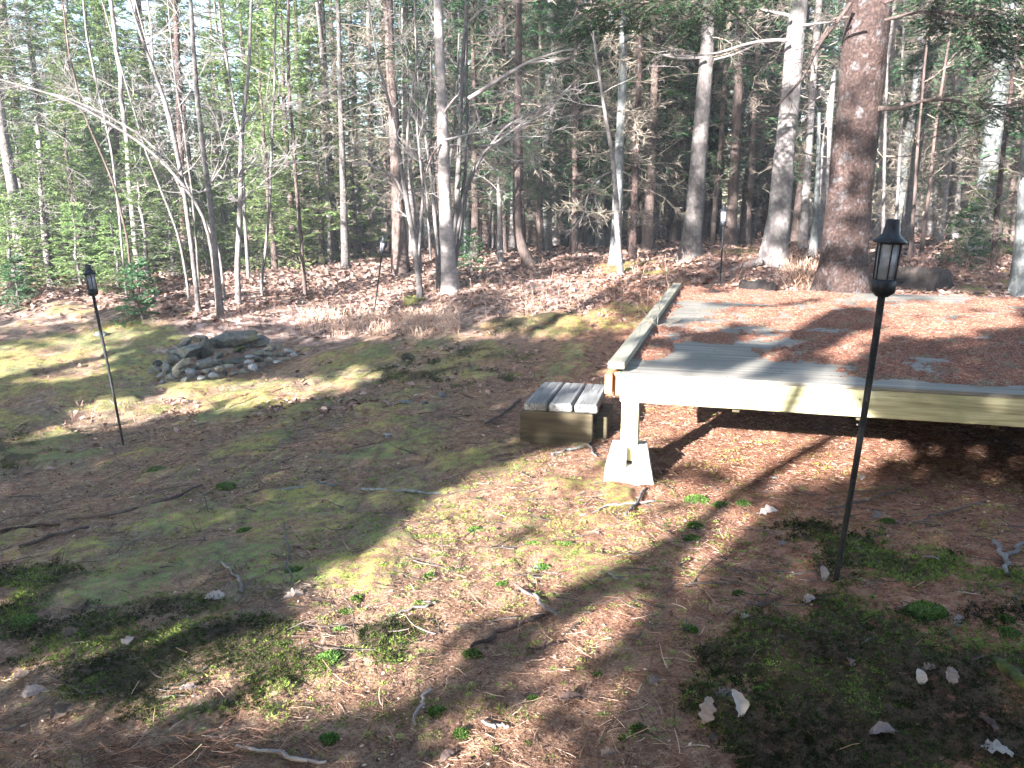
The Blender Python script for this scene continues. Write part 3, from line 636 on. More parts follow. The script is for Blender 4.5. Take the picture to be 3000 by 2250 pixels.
def bare_crown(acc, P, R, n, z0, z1, L0, up=.7, twigs=6, fine=4, rad=.3):
    n = max(4, int(n * .42)); up = up * .6; twigs = max(3, twigs - 2); fine = max(2, fine - 1)
    zz = rng.uniform(z0, z1, n); zi = P[:, 2]
    base = np.stack([np.interp(zz, zi, P[:, 0]), np.interp(zz, zi, P[:, 1]), zz], -1); rb = np.interp(zz, zi, R)
    a = rng.uniform(0, 2 * math.pi, n); D = nrm(np.stack([np.cos(a), np.sin(a), up + rng.normal(0, .25, n)], -1))
    L = L0 * rng.uniform(.4, 1.2, n)
    B = grow(base, D, L, 8, .11, .06); tubes(acc, B, np.clip(rb * rad, .003, .02)[:, None] * np.linspace(1, .25, 8)[None], 5, None, False)
    q, d, s = spawn(B, twigs, .15, .95, 38); l = .42 * L0 * rng.uniform(.3, 1.1, len(q))
    T = grow(q, d, l, 6, .13, .05); tubes(acc, T, np.outer(np.full(len(T), .0035), np.linspace(1, .5, 6)), 3, None, False)
    q, d, s = spawn(T, fine, .15, 1, 38); T2 = grow(q, d, .16 * L0 * rng.uniform(.4, 1.2, len(q)), 4, .15, .03)
    tubes(acc, T2, np.full((len(T2), 4), .0022), 3, None, False)
SEEN = []
def px_tree(name, label, cat, pts, Y, bk, top=9.0, kind=None, group=None, flare=.5, sides=12, lean=0.0, kk=46, rough=.07, opt=None):
    """trunk traced through picture points (px,py,width px) on the tree's own vertical plane at distance Y"""
    opt = opt or {}
    pp = []
    for i, (x, y, wp) in enumerate(pts):
        if x < 1000 or 1195 < x < 1300 and name == 'shrub_tree': wp *= .8
        p = W(x, y, Y + lean * i); pp.append([*p, SZ(wp, x, y, Y) / 2])
    pp = np.array(pp)
    gz = float(height(pp[0, 0], pp[0, 1]))
    if pp[0, 2] > gz - .02: d = pp[0, 2] - gz + .15; pp = np.vstack([[pp[0, 0], pp[0, 1], pp[0, 2] - d, pp[0, 3]], pp])
    if top > pp[-1, 2]:
        dz = top - pp[-1, 2]; d = (pp[-1, :2] - pp[-2, :2]) / max(pp[-1, 2] - pp[-2, 2], .2) * .6; pp = np.vstack([pp, [pp[-1, 0] + d[0] * dz, pp[-1, 1] + d[1] * dz, top, pp[-1, 3] * .35]])
    base = np.array([pp[0, 0], pp[0, 1], gz])
    q = smooth(wobpts(pp, kk), 2); q[:, :3] -= base; P = q[:, :3]; R = q[:, 3]
    if len(P) and R.max() < .06: P = P + np.stack([np.interp(P[:, 2], np.linspace(0, 9, 30), np.cumsum(rng.normal(0, .006, 30))), 0 * R, 0 * R], -1)
    r = empty(name, base, label, cat, group)
    link('trunk', trunk_mesh(P, R, 'trunk', sides, rough, flare), bk, r)
    if kind == 'spruce':
        o = opt; d = Acc(); dead_branches(d, P, R, o.get('dead', 40), o.get('dz0', .8), o.get('dz1', 4.5), o.get('dL', 1.0), 7, o.get('dlift', -.15), 5, .006)
        link('dead_branches', d.mesh('dead_branches'), BK_DEAD, r)
        f = Acc(); wd = Acc(); n = o.get('live', 60); z0 = o.get('lz0', 3.6)
        zz = rng.uniform(z0, top, n); b_ = np.stack([np.interp(zz, P[:, 2], P[:, 0]), np.interp(zz, P[:, 2], P[:, 1]), zz], -1); a = rng.uniform(0, 6.28, n)
        L = o.get('lL', 2.0) * np.clip(1.1 - (zz - z0) / (top - z0) * .8, .2, 1) * rng.uniform(.6, 1.15, n)
        boughs(f, wd, b_, nrm(np.stack([np.cos(a), np.sin(a), rng.normal(-.05, .12, n)], -1)), L, True, 16, .08, .015, 13, o.get('tint', .4))
        link('crown', f.mesh('crown'), LF_SPR, r); link('branches', wd.mesh('branches'), BK_DARK, r)
    elif kind == 'bare':
        o = opt; d = Acc(); bare_crown(d, P, R, o.get('n', 26), o.get('z0', 1.5), o.get('z1', top * .95), o.get('L', 1.3), o.get('up', .8), o.get('tw', 6), o.get('fine', 4))
        link('branches', d.mesh('branches'), o.get('bm', BK_TWIG), r)
    elif kind == 'dead':
        o = opt; d = Acc(); dead_branches(d, P, R, o.get('n', 60), o.get('z0', .4), o.get('z1', top), o.get('L', .9), o.get('tw', 8), o.get('lift', -.2), o.get('fine', 6))
        link('dead_branches', d.mesh('dead_branches'), o.get('bm', BK_DEAD), r)
    SEEN.append((base[0], base[1], R[3])); r['_P'] = 0; del r['_P']
    return r, P + base, R
def px_branch(r, pts, Y, bk, name='branch', dY=0.0, twigs=8, tl=.35, fine=3, live=0):
    """a traced limb of tree r"""
    pp = np.array([[*W(x, y, Y + dY * i), SZ(wp, x, y, Y) / 2] for i, (x, y, wp) in enumerate(pts)])
    q = smooth(wobpts(pp, 14), 1); P = q[:, :3] - np.array(r.location); a = Acc(); tubes(a, P, q[:, 3], 8)
    if twigs:
        s, d, _ = spawn(P[None], twigs, .12, .98, 42); Ls = tl * rng.uniform(.4, 1.2, len(s)); T = grow(s, d, Ls, 6, .15, .02); tubes(a, T, np.outer(np.full(len(T), .004), np.linspace(1, .4, 6)), 3, None, False)
        if fine: s, d, _ = spawn(T, fine, .1, 1, 40); T2 = grow(s, d, tl * .35 * rng.uniform(.4, 1.2, len(s)), 4, .15, 0); tubes(a, T2, np.full((len(T2), 4), .0022), 3, None, False)
    link(name, a.mesh(name, True), bk, r)
    if live:
        f = Acc(); wd = Acc(); s, d, _ = spawn(P[None], live, .25, 1, 50, True); d[:, 2] -= .15
        boughs(f, wd, s, nrm(d), tl * 1.6 * rng.uniform(.6, 1.2, len(s)), True, 26, .045, .0075, 13, .35, .006)
        link('foliage', f.mesh('foliage'), LF_SPR, r); link('twigs', wd.mesh('twigs'), BK_DARK, r)
# --- the traced trees, right side
big, bP, bR = px_tree('spruce_tree', 'massive spruce trunk rising right behind the back edge of the platform', 'tree',
    [(2458, 880, 150), (2466, 810, 134), (2488, 600, 124), (2510, 380, 122), (2530, 180, 124), (2547, 0, 124)], 8.85, BK_BIG, 12, 'spruce', None, .28, 40, kk=150, rough=.09,
    opt=dict(dead=10, dz0=3.4, dz1=5, dL=1.2, live=70, lz0=4.6, lL=2.6))
px_branch(big, [(2492, 10, 13), (2440, 80, 12), (2400, 125, 11), (2352, 232, 8), (2300, 285, 6), (2240, 345, 4)], 8.6, BK_DARK, twigs=14, tl=.5)
px_branch(big, [(2485, 50, 8), (2440, 55, 7), (2395, 130, 6)], 8.6, BK_DARK, twigs=3, tl=.3)
px_branch(big, [(2575, 318, 16), (2640, 318, 12), (2700, 292, 10), (2800, 292, 8), (2890, 318, 6), (2990, 300, 4)], 8.6, BK_DARK, twigs=12, tl=.5, live=14)
px_branch(big, [(2590, 60, 10), (2700, 30, 8), (2850, 50, 6), (2990, 90, 4)], 8.2, BK_DARK, twigs=12, tl=.5, live=26)
px_branch(big, [(2590, 10, 10), (2700, -40, 8), (2850, -30, 6), (2990, 0, 4)], 7.9, BK_DARK, twigs=12, tl=.5, live=26)
px_branch(big, [(2500, -40, 10), (2350, -60, 8), (2150, -30, 6), (1950, 0, 5), (1760, 20, 3)], 8.0, BK_DARK, twigs=14, tl=.5, live=34)
tA, _, _ = px_tree('spruce_tree', 'straight grey spruce with a pale flared foot behind the left part of the platform', 'tree',
    [(2018, 770, 70), (2028, 690, 56), (2040, 560, 50), (2052, 400, 46), (2068, 200, 42), (2080, 0, 38)], 12, BK_GREY, 11, 'spruce', None, .2, 20, kk=90, opt=dict(dead=26, dz0=2.0, dz1=4.6, dL=1.4, live=46, lz0=4.3, lL=2.2))
px_branch(tA, [(2092, 175, 8), (2150, 160, 6), (2240, 120, 4)], 11.8, BK_PALE, twigs=6)
px_branch(tA, [(2060, 168, 10), (1990, 172, 8), (1900, 150, 4)], 11.8, BK_PALE, twigs=6)
tB, _, _ = px_tree('spruce_tree', 'leaning pale spruce with spreading surface roots left of the massive trunk', 'tree',
    [(2262, 775, 84), (2270, 720, 72), (2282, 640, 64), (2298, 450, 58), (2315, 300, 54), (2330, 120, 54), (2340, 0, 52)], 10.5, BK_GREY, 11, 'spruce', None, .25, 24, kk=100, opt=dict(dead=16, dz0=2.2, dz1=4.6, dL=1.3, live=40, lz0=4.4, lL=2.2))
px_branch(tB, [(2308, 118, 12), (2240, 118, 10), (2180, 130, 8), (2100, 158, 6), (2000, 165, 5), (1930, 158, 3)], 10.3, BK_PALE, twigs=8)
px_branch(tB, [(2310, 45, 12), (2260, 35, 9), (2215, 25, 6), (2160, 50, 4)], 10.3, BK_PALE, twigs=8)
px_branch(tB, [(2350, 75, 10), (2400, 68, 7), (2470, 60, 4)], 10.3, BK_PALE, twigs=4)
px_branch(tB, [(2230, 765, 26), (2190, 775, 20), (2150, 790, 12), (2110, 800, 6)], 10.3, BK_GREY, name='root', twigs=0)
px_branch(tB, [(2285, 765, 30), (2310, 778, 22), (2330, 790, 12)], 10.3, BK_GREY, name='root', twigs=0)
tR, _, _ = px_tree('spruce_tree', 'dark blue grey spruce with mossy lichen bark near the right edge', 'tree',
    [(2855, 750, 52), (2866, 680, 48), (2890, 540, 50), (2915, 350, 50), (2945, 150, 48), (2965, 0, 46)], 12.3, BK_BLUE, 11, 'spruce', None, .35, 18, kk=90, opt=dict(dead=30, dz0=1.5, dz1=4.6, dL=1.2, live=60, lz0=2.6, lL=1.8))
px_branch(tR, [(2900, 310, 12), (2850, 290, 9), (2780, 292, 7), (2700, 300, 4)], 12.1, BK_DARK, twigs=10, tl=.5, live=20)
px_branch(tR, [(2930, 100, 12), (2870, 90, 9), (2790, 110, 7), (2700, 150, 4)], 12.1, BK_DARK, twigs=10, tl=.5, live=22)
px_tree('spruce_tree', 'dim trunk cut by the right edge beside the mossy ground', 'tree', [(2978, 880, 50), (2990, 780, 44), (3004, 600, 42), (3020, 300, 40)], 8.9, BK_BLUE, 9, 'dead', None, .3, opt=dict(n=40, z0=.5, z1=4, L=.8))
T_ = px_tree
T_('spruce_tree', 'brown straight trunk between the two pale spruces behind the platform', 'tree', [(2138, 725, 40), (2146, 600, 30), (2160, 330, 28), (2174, 0, 26)], 14.5, BK_DARK, 10, 'spruce', None, .4, opt=dict(dead=50, dz0=1.2, dz1=5, dL=1.1, live=40, lz0=2.6, lL=1.5))
T_('spruce_tree', 'slim dark pole trunk just right of the straight grey spruce', 'tree', [(2085, 705, 18), (2095, 600, 16), (2112, 400, 14), (2125, 100, 12)], 15, BK_DARK, 9, 'dead', None, .2, opt=dict(n=60, z0=1, z1=6))
T_('spruce_tree', 'grey trunk standing close behind the leaning pale spruce', 'tree', [(2350, 745, 30), (2362, 560, 22), (2382, 250, 20), (2400, 0, 18)], 12.5, BK_GREY, 9, 'dead', None, .2, opt=dict(n=50, z0=1, z1=5))
T_('dead_snag', 'pale barkless snag splintered at the top left of the massive trunk', 'dead tree', [(2395, 740, 50), (2405, 600, 38), (2424, 400, 26), (2442, 230, 12), (2446, 205, 3)], 11.5, BK_PALE, 0, 'dead', None, .2, opt=dict(n=26, z0=.6, z1=3, L=.8, bm=BK_PALE))
T_('dead_snag', 'greenish dead stems bunched left of the massive trunk', 'dead tree', [(2380, 760, 26), (2390, 640, 18), (2398, 480, 14), (2400, 330, 9)], 11.1, BK_BLUE, 0, 'dead', None, .2, opt=dict(n=26, z0=.6, z1=3, L=.6))
for x0, x1, x2, Y, l in ((2665, 2692, 2722, 11, 'thin dark sapling stem right of the massive trunk'), (2700, 2742, 2785, 11.4, 'thin wavy sapling stem nearer the near lantern cap'), (2622, 2640, 2648, 13, 'slim stem just right of the massive trunk'), (2590, 2600, 2610, 12.4, 'pale sapling hugging the right side of the massive trunk')):
    T_('sapling', l, 'tree', [(x0, 730, 12), (x0 + (x1 - x0) * .4, 600, 10), (x1, 350, 9), (x2, 80, 7)], Y, BK_DARK if x0 > 2640 else BK_GREY, 7, 'bare', None, .2, 8, opt=dict(n=22, z0=1, L=.9, up=.3, bm=BK_DEAD))
T_('spruce_tree', 'sunlit pale trunk in the bright gap near the right edge', 'tree', [(2795, 700, 26), (2802, 560, 22), (2812, 380, 20), (2822, 150, 18)], 16, BK_PALE, 10, 'dead', None, .3, opt=dict(n=90, z0=1, z1=7, L=1.3))
T_('spruce_tree', 'brown trunk with sunlit foot behind the sunlit pale trunk', 'tree', [(2838, 680, 30), (2845, 540, 24), (2860, 300, 22), (2870, 100, 20)], 17, BK_BIG, 10, 'dead', None, .3, opt=dict(n=90, z0=1, z1=7, L=1.3))
T_('spruce_tree', 'slender trunk between the near lantern and the right edge', 'tree', [(2905, 800, 16), (2920, 600, 14), (2950, 350, 12), (2985, 100, 10)], 10.2, BK_BIG, 7, 'dead', None, .3, opt=dict(n=60, z0=.4, z1=4, L=.9))
# --- middle
birch, _, _ = T_('birch_tree', 'white birch trunk standing highest in the centre of the clearing edge', 'tree',
    [(1320, 845, 52), (1314, 780, 44), (1306, 640, 39), (1299, 430, 34), (1290, 200, 29), (1283, 0, 25)], 11.4, BK_PALE, 9, 'bare', None, .25, 18, kk=80, rough=.04, opt=dict(n=16, z0=3, L=1.5, up=.5))
px_branch(birch, [(1300, 330, 9), (1330, 290, 7), (1345, 275, 5)], 11.3, BK_GREY, twigs=4)
px_branch(birch, [(1302, 410, 8), (1330, 405, 6), (1400, 385, 4), (1480, 400, 3), (1600, 400, 2)], 11.2, BK_TWIG, twigs=16, tl=.8, fine=5)
px_branch(birch, [(1290, 420, 8), (1265, 455, 7), (1250, 500, 5)], 11.3, BK_DARK, twigs=3)
def multi(label, bx, by, stems, Y, bk, flr=.3):
    r = None
    for i, pts in enumerate(stems):
        if i == 0: r, P, R = T_('shrub_tree', label, 'tree', pts, Y, bk, 6.5, 'bare', None, flr, 9, opt=dict(n=20, z0=1.4, L=1.2, up=.5, tw=8, fine=6)); continue
        pp = np.array([[*W(x, y, Y + .12 * (i % 3)), SZ(wp * (.75 if x < 1320 else .9), x, y, Y) / 2] for x, y, wp in pts]); q = smooth(wobpts(pp, 26), 1); P = q[:, :3] - np.array(r.location)
        link('stem', trunk_mesh(P, q[:, 3], 'stem', 8, .05), bk, r)
        d = Acc(); zs = P[:, 2]; bare_crown(d, P, q[:, 3], 12, zs.min() + (zs.max() - zs.min()) * .4, zs.max(), 1.1, .5, 8, 6); link('branches', d.mesh('branches'), BK_TWIG, r)
    return r
shr = multi('many stemmed grey shrub tree arching right of the birch', 1330, 740,
    [[(1322, 775, 18), (1338, 600, 16), (1350, 400, 14), (1358, 200, 12), (1370, 0, 9)], [(1330, 775, 14), (1356, 560, 12), (1372, 420, 11), (1366, 180, 9), (1368, 20, 7)],
     [(1335, 770, 13), (1375, 510, 11), (1480, 370, 9), (1620, 300, 7), (1690, 235, 4)], [(1325, 770, 12), (1362, 560, 10), (1420, 440, 8), (1520, 370, 6), (1600, 300, 3)],
     [(1318, 770, 12), (1310, 560, 10), (1335, 330, 8), (1345, 100, 6)]], 11.9, BK_GREY)
px_branch(shr, [(1372, 290, 13), (1450, 240, 11), (1545, 182, 9), (1640, 150, 6), (1700, 140, 3)], 11.6, BK_PALE, twigs=16, tl=.7, fine=5)
px_branch(shr, [(1545, 185, 8), (1630, 175, 6), (1715, 165, 3)], 11.6, BK_PALE, twigs=8, tl=.5)
px_branch(shr, [(1400, 430, 8), (1480, 420, 6), (1560, 350, 4), (1640, 290, 3)], 11.5, BK_PALE, twigs=24, tl=.8, fine=6)
multi('clump of crooked stems growing from a mossy stump left of the birch', 1220, 795,
    [[(1228, 800, 22), (1212, 700, 18), (1195, 600, 16), (1175, 480, 13), (1150, 330, 9), (1110, 180, 6)], [(1232, 800, 18), (1222, 640, 14), (1203, 520, 12), (1192, 400, 10), (1210, 230, 8), (1265, 110, 4)],
     [(1222, 800, 15), (1200, 620, 12), (1160, 520, 9), (1080, 480, 6), (1000, 470, 3)], [(1224, 790, 12), (1240, 560, 10), (1215, 300, 8), (1222, 100, 6)]], 11.3, BK_GREY, .4)
multi('pair of thin mossy footed stems close left of the birch', 1285, 800,
    [[(1284, 810, 24), (1282, 720, 16), (1268, 600, 13), (1256, 470, 11), (1232, 300, 8), (1222, 120, 6)], [(1288, 790, 12), (1280, 600, 10), (1262, 400, 8), (1262, 150, 6)], [(1262, 760, 10), (1250, 560, 9), (1225, 400, 7)]], 11.7, BK_GREY)
T_('spruce_tree', 'dark rough trunk standing left of the crooked stem clump', 'tree', [(1172, 740, 50), (1166, 620, 36), (1158, 420, 32), (1142, 150, 28), (1138, 0, 26)], 14.5, BK_DARK, 11, 'spruce', None, .4, opt=dict(dead=70, dz0=1, dz1=5, dL=1.3, live=50, lz0=3.5, lL=1.8))
T_('spruce_tree', 'tall pale sunlit trunk seen between the crooked stems', 'tree', [(1205, 730, 34), (1202, 600, 28), (1190, 400, 25), (1186, 200, 22), (1186, 0, 20)], 16.5, BK_PALE, 11, 'dead', None, .3, opt=dict(n=70, z0=1, z1=8, L=1.1))
T_('spruce_tree', 'dark tree whose curved foot sweeps right across the leaves', 'tree', [(1568, 790, 30), (1548, 765, 34), (1530, 730, 32), (1517, 680, 28), (1514, 560, 26), (1516, 400, 24), (1519, 200, 20), (1520, 0, 16)], 12.8, BK_DARK, 9, 'dead', None, 0, 14, kk=90, opt=dict(n=70, z0=1.4, z1=6, L=1.2))
T_('spruce_tree', 'brown stem tight behind the curved foot tree', 'tree', [(1535, 720, 16), (1530, 560, 14), (1528, 350, 13), (1530, 100, 10)], 13.5, BK_BIG, 9, 'dead', None, .2, opt=dict(n=40, z0=1, z1=6))
T_('dead_snag', 'short broken snag with upturned twigs left of the curved foot tree', 'dead tree', [(1466, 735, 18), (1464, 640, 15), (1462, 570, 13), (1461, 520, 6)], 14, BK_PALE, 0, 'dead', None, .2, 10, opt=dict(n=16, z0=.5, z1=1.9, L=.7, lift=.5, bm=BK_TWIG))
px_tree('sapling', 'slim leaning sapling with a kinked stem left of the platform corner', 'tree', [(1820, 812, 20), (1812, 700, 17), (1803, 560, 15), (1790, 440, 13), (1770, 340, 11), (1755, 230, 9), (1735, 100, 6), (1730, 0, 5)], 11, BK_GREY, 6, 'bare', None, .2, 10, opt=dict(n=22, z0=1.6, L=1.1, up=.5))
px_branch(C.objects['sapling.004'] if 'sapling.004' in C.objects else birch, [(1797, 500, 7), (1745, 525, 6), (1722, 570, 5), (1712, 620, 4), (1700, 655, 3)], 11, BK_GREY, twigs=8, tl=.4)
T_('spruce_tree', 'spruce with tiers of pale dead twigs at its foot behind the leaning sapling', 'tree', [(1803, 790, 38), (1805, 700, 30), (1812, 520, 28), (1822, 300, 26), (1830, 0, 22)], 11.9, BK_BLUE, 9, 'dead', None, .4, opt=dict(n=90, z0=.5, z1=5, L=1.1, fine=9, tw=10))
T_('spruce_tree', 'grey brown trunk right of the tree with pale dead twigs', 'tree', [(1853, 760, 26), (1857, 640, 20), (1866, 400, 18), (1876, 150, 16), (1880, 0, 15)], 13, BK_BIG, 9, 'dead', None, .3, opt=dict(n=60, z0=1, z1=6))
for i, (x, Y, wd_, sh, bk, l) in enumerate([(1620, 17, 26, 8, BK_PALE, 'sunlit stump like trunk in the dark woods behind the curved foot tree'), (1900, 15, 30, 20, BK_DARK, 'thick dark trunk left of the straight grey spruce'), (1960, 17, 22, 16, BK_DARK, 'dark trunk touching the left side of the straight grey spruce'), (1690, 16, 24, 10, BK_DARK, 'dark trunk behind the dry twig tiers'), (1760, 18, 22, 14, BK_DARK, 'dark trunk seen through the leaning sapling'),
                                            (1400, 17, 20, 4, BK_DARK, 'dark trunk right of the many stemmed shrub'), (1010, 15, 20, -14, BK_GREY, 'grey trunk left of the distant small lantern'), (1090, 17, 16, -8, BK_PALE, 'pale thin trunk above the distant small lantern')]):
    T_('spruce_tree', l, 'tree', [(x, 715, wd_ * 1.2), (x + sh * .3, 550, wd_), (x + sh, 250, wd_ * .85), (x + sh * 1.4, 0, wd_ * .75)], Y, bk, 11, 'spruce', None, .3, 10, opt=dict(dead=60, dz0=1, dz1=5.5, dL=1.3, live=44, lz0=3.2 if 1350 < x < 2000 else 4.5, lL=1.8))
# --- left side
T_('sapling', 'tallest pale wavy sapling trunk left of the centre behind the fire ring', 'tree', [(645, 885, 24), (636, 780, 22), (622, 660, 21), (606, 520, 20), (590, 400, 18), (578, 280, 17), (566, 140, 15), (556, 0, 14)], 10.8, BK_GREY, 8, 'bare', None, .3, 12, opt=dict(n=24, z0=1.6, L=1.4))
T_('sapling', 'grey sapling curving up and left beside the tallest pale sapling', 'tree', [(574, 840, 17), (562, 740, 16), (545, 600, 16), (520, 450, 17), (492, 320, 15), (445, 190, 12), (400, 70, 9), (380, 0, 8)], 11, BK_GREY, 7, 'bare', None, .2, 12, opt=dict(n=20, z0=1.6, L=1.3))
mf = multi('forked white sapling splitting into two upright stems left of the birch', 695, 800,
    [[(692, 815, 20), (698, 640, 18), (706, 400, 17), (716, 320, 14), (728, 180, 12), (732, 0, 10)], [(706, 400, 14), (690, 330, 12), (668, 200, 10), (645, 60, 8), (638, -60, 6)], [(728, 815, 15), (716, 620, 13), (708, 440, 12), (705, 400, 8)], [(708, 375, 9), (740, 335, 8), (760, 310, 4)]], 11.4, BK_PALE)
ar = multi('arching saplings bending far over to the upper left', 560, 700,
    [[(625, 760, 12), (600, 620, 12), (520, 510, 12), (410, 410, 11), (290, 340, 10), (200, 290, 9), (90, 255, 7), (-40, 225, 5)], [(560, 620, 10), (500, 490, 10), (420, 400, 9), (300, 330, 8), (180, 280, 7), (60, 260, 5)], [(600, 560, 9), (650, 490, 8), (690, 410, 8), (750, 300, 4)]], 10.9, BK_GREY)
for i, (pts, Y, bk, l) in enumerate([
    ([(765, 830, 12), (785, 660, 11), (798, 470, 10), (806, 250, 9), (812, 0, 7)], 12, BK_GREY, 'thin pinkish sapling right of the forked white sapling'),
    ([(892, 830, 15), (880, 660, 14), (866, 450, 13), (850, 200, 12), (846, 0, 10)], 12.3, BK_DARK, 'slim dark sapling standing alone left of the distant small lantern'),
    ([(372, 680, 9), (340, 560, 9), (300, 460, 8), (245, 340, 8), (200, 170, 7), (180, 0, 5)], 11.5, BK_DARK, 'thin dark stem leaning left behind the left lantern'),
    ([(560, 560, 8), (535, 350, 8), (505, 200, 7), (490, 0, 6)], 12.5, BK_GREY, 'thin grey stem rising above the fire ring'),
    ([(345, 620, 8), (330, 450, 8), (285, 250, 8), (255, 100, 7), (245, 0, 6)], 12, BK_PALE, 'fine pale stem in the left thicket crossing the leaning dark one'),
    ([(545, 820, 10), (520, 690, 9), (470, 560, 8), (420, 440, 7)], 11.5, BK_GREY, 'short bent sapling stem left of the grey curving sapling'),
    ([(655, 830, 12), (640, 720, 10), (560, 580, 8), (530, 500, 6)], 11.6, BK_PALE, 'pale crooked stem crossing behind the tallest pale sapling')]):
    T_('sapling', l, 'tree', pts, Y, bk, 7, 'bare', None, .2, 8, opt=dict(n=20, z0=1.4, L=1.2))
T_('dead_snag', 'sunlit barkless trunk with tangled dead boughs in the left thicket', 'dead tree', [(135, 700, 30), (125, 560, 26), (115, 420, 20), (108, 350, 8)], 14, BK_PALE, 0, 'dead', None, .3, opt=dict(n=60, z0=.8, z1=4, L=1.6, bm=BK_PALE))
T_('spruce_tree', 'thick hazy trunk at the left edge wrapped in dead boughs', 'tree', [(60, 720, 44), (40, 560, 38), (10, 400, 34), (-20, 150, 30)], 14.5, BK_GREY, 11, 'dead', None, .3, opt=dict(n=110, z0=1, z1=7, L=1.7, bm=BK_TWIG))
T_('spruce_tree', 'grey trunk half hidden in the left thicket behind the arching saplings', 'tree', [(540, 700, 28), (532, 500, 22), (520, 200, 20), (515, 0, 18)], 15, BK_BIG, 11, 'dead', None, .3, opt=dict(n=110, z0=1, z1=7, L=1.5, bm=BK_TWIG))
#__PART3__
# ------------------------------------------------------------------ logs, stumps, sticks
def px_log(name, label, cat, pts, bk, group=None, onground=True, sides=9, lift=.3, knob=0):
    pp = []
    for x, y, wp in pts:
        p = G(x, y); r = SZ(wp, x, y, p[1]) / 2; pp.append([p[0], p[1], p[2] + r * lift + (.008 + .6 * r if name == 'stick' else .01), r])
    pp = np.array(pp); q = smooth(wobpts(pp, max(8, 5 * len(pts))), 1); base = q[0, :3].copy(); P = q[:, :3] - base
    if name in ('stick', 'twig'): P[:, 2] += np.abs(fbm(np.arange(len(P)) * .35 + rng.random() * 50, np.zeros(len(P)), 2) - .5) * .02; P[:, :2] += (np.stack([fbm(np.arange(len(P)) * .5 + rng.random() * 50, np.zeros(len(P)), 2), fbm(np.arange(len(P)) * .5 + rng.random() * 50, np.zeros(len(P)), 2)], -1) - .5) * .03
    a = Acc(); tubes(a, P, q[:, 3] * (1 + .25 * (rng.random(len(P)) - .5)), sides)
    if knob:
        sp_, d, _ = spawn(P[None], knob, .1, .95, 45); d[:, 2] = np.abs(d[:, 2]) * .5; T = grow(sp_, d, q[:, 3].max() * rng.uniform(4, 12, len(sp_)), 5, .15, 0); tubes(a, T, np.outer(np.full(len(T), q[:, 3].max() * .35), np.linspace(1, .3, 5)), 4, None, False)
    me = a.mesh(name, True); bm = bmesh.new(); bm.from_mesh(me); bmesh.ops.remove_doubles(bm, verts=bm.verts, dist=1e-5); bm.to_mesh(me); bm.free()
    o = link(name, me, bk, None, tuple(base)); tag(o, label, cat, group); return o
for pts, bk, l in [
    ([(1035, 712, 20), (1100, 700, 24), (1160, 690, 22)], BK_PALE, 'fat pale fallen log lying left of the dark rough trunk'),
    ([(1200, 672, 10), (1265, 665, 16)], BK_PALE, 'short bright cut log behind the crooked stem clump'),
    ([(1010, 735, 10), (1080, 728, 9), (1160, 724, 7)], BK_PALE, 'thin sunlit log in front of the fat pale fallen log'),
    ([(1380, 715, 10), (1460, 708, 9), (1520, 705, 8)], BK_GREY, 'grey fallen log at the foot of the short broken snag'),
    ([(1440, 742, 9), (1500, 732, 10), (1560, 715, 11), (1600, 708, 9)], BK_GREY, 'mossy fallen log behind the curved foot tree'),
    ([(1880, 700, 8), (1990, 695, 9), (2010, 690, 8)], BK_PALE, 'fallen birch log left of the straight grey spruce'),
    ([(1060, 800, 5), (1180, 790, 5), (1250, 780, 4)], BK_GREY, 'slim dead branch on the leaves left of the stem clump'),
    ([(1150, 948, 7), (1240, 955, 7), (1300, 962, 5)], BK_PALE, 'pale dead branch on the ground in front of the green moss'),
    ([(740, 745, 7), (860, 738, 8), (960, 742, 6)], BK_GREY, 'grey fallen stem lying left of the thin sunlit log'),
    ([(0, 925, 8), (40, 918, 8), (75, 910, 6)], BK_DARK, 'dark fallen limb at the left edge of the clearing')]:
    px_log('fallen_log', l, 'log', pts, bk, 'fallen logs at the wood edge', sides=12, knob=3)
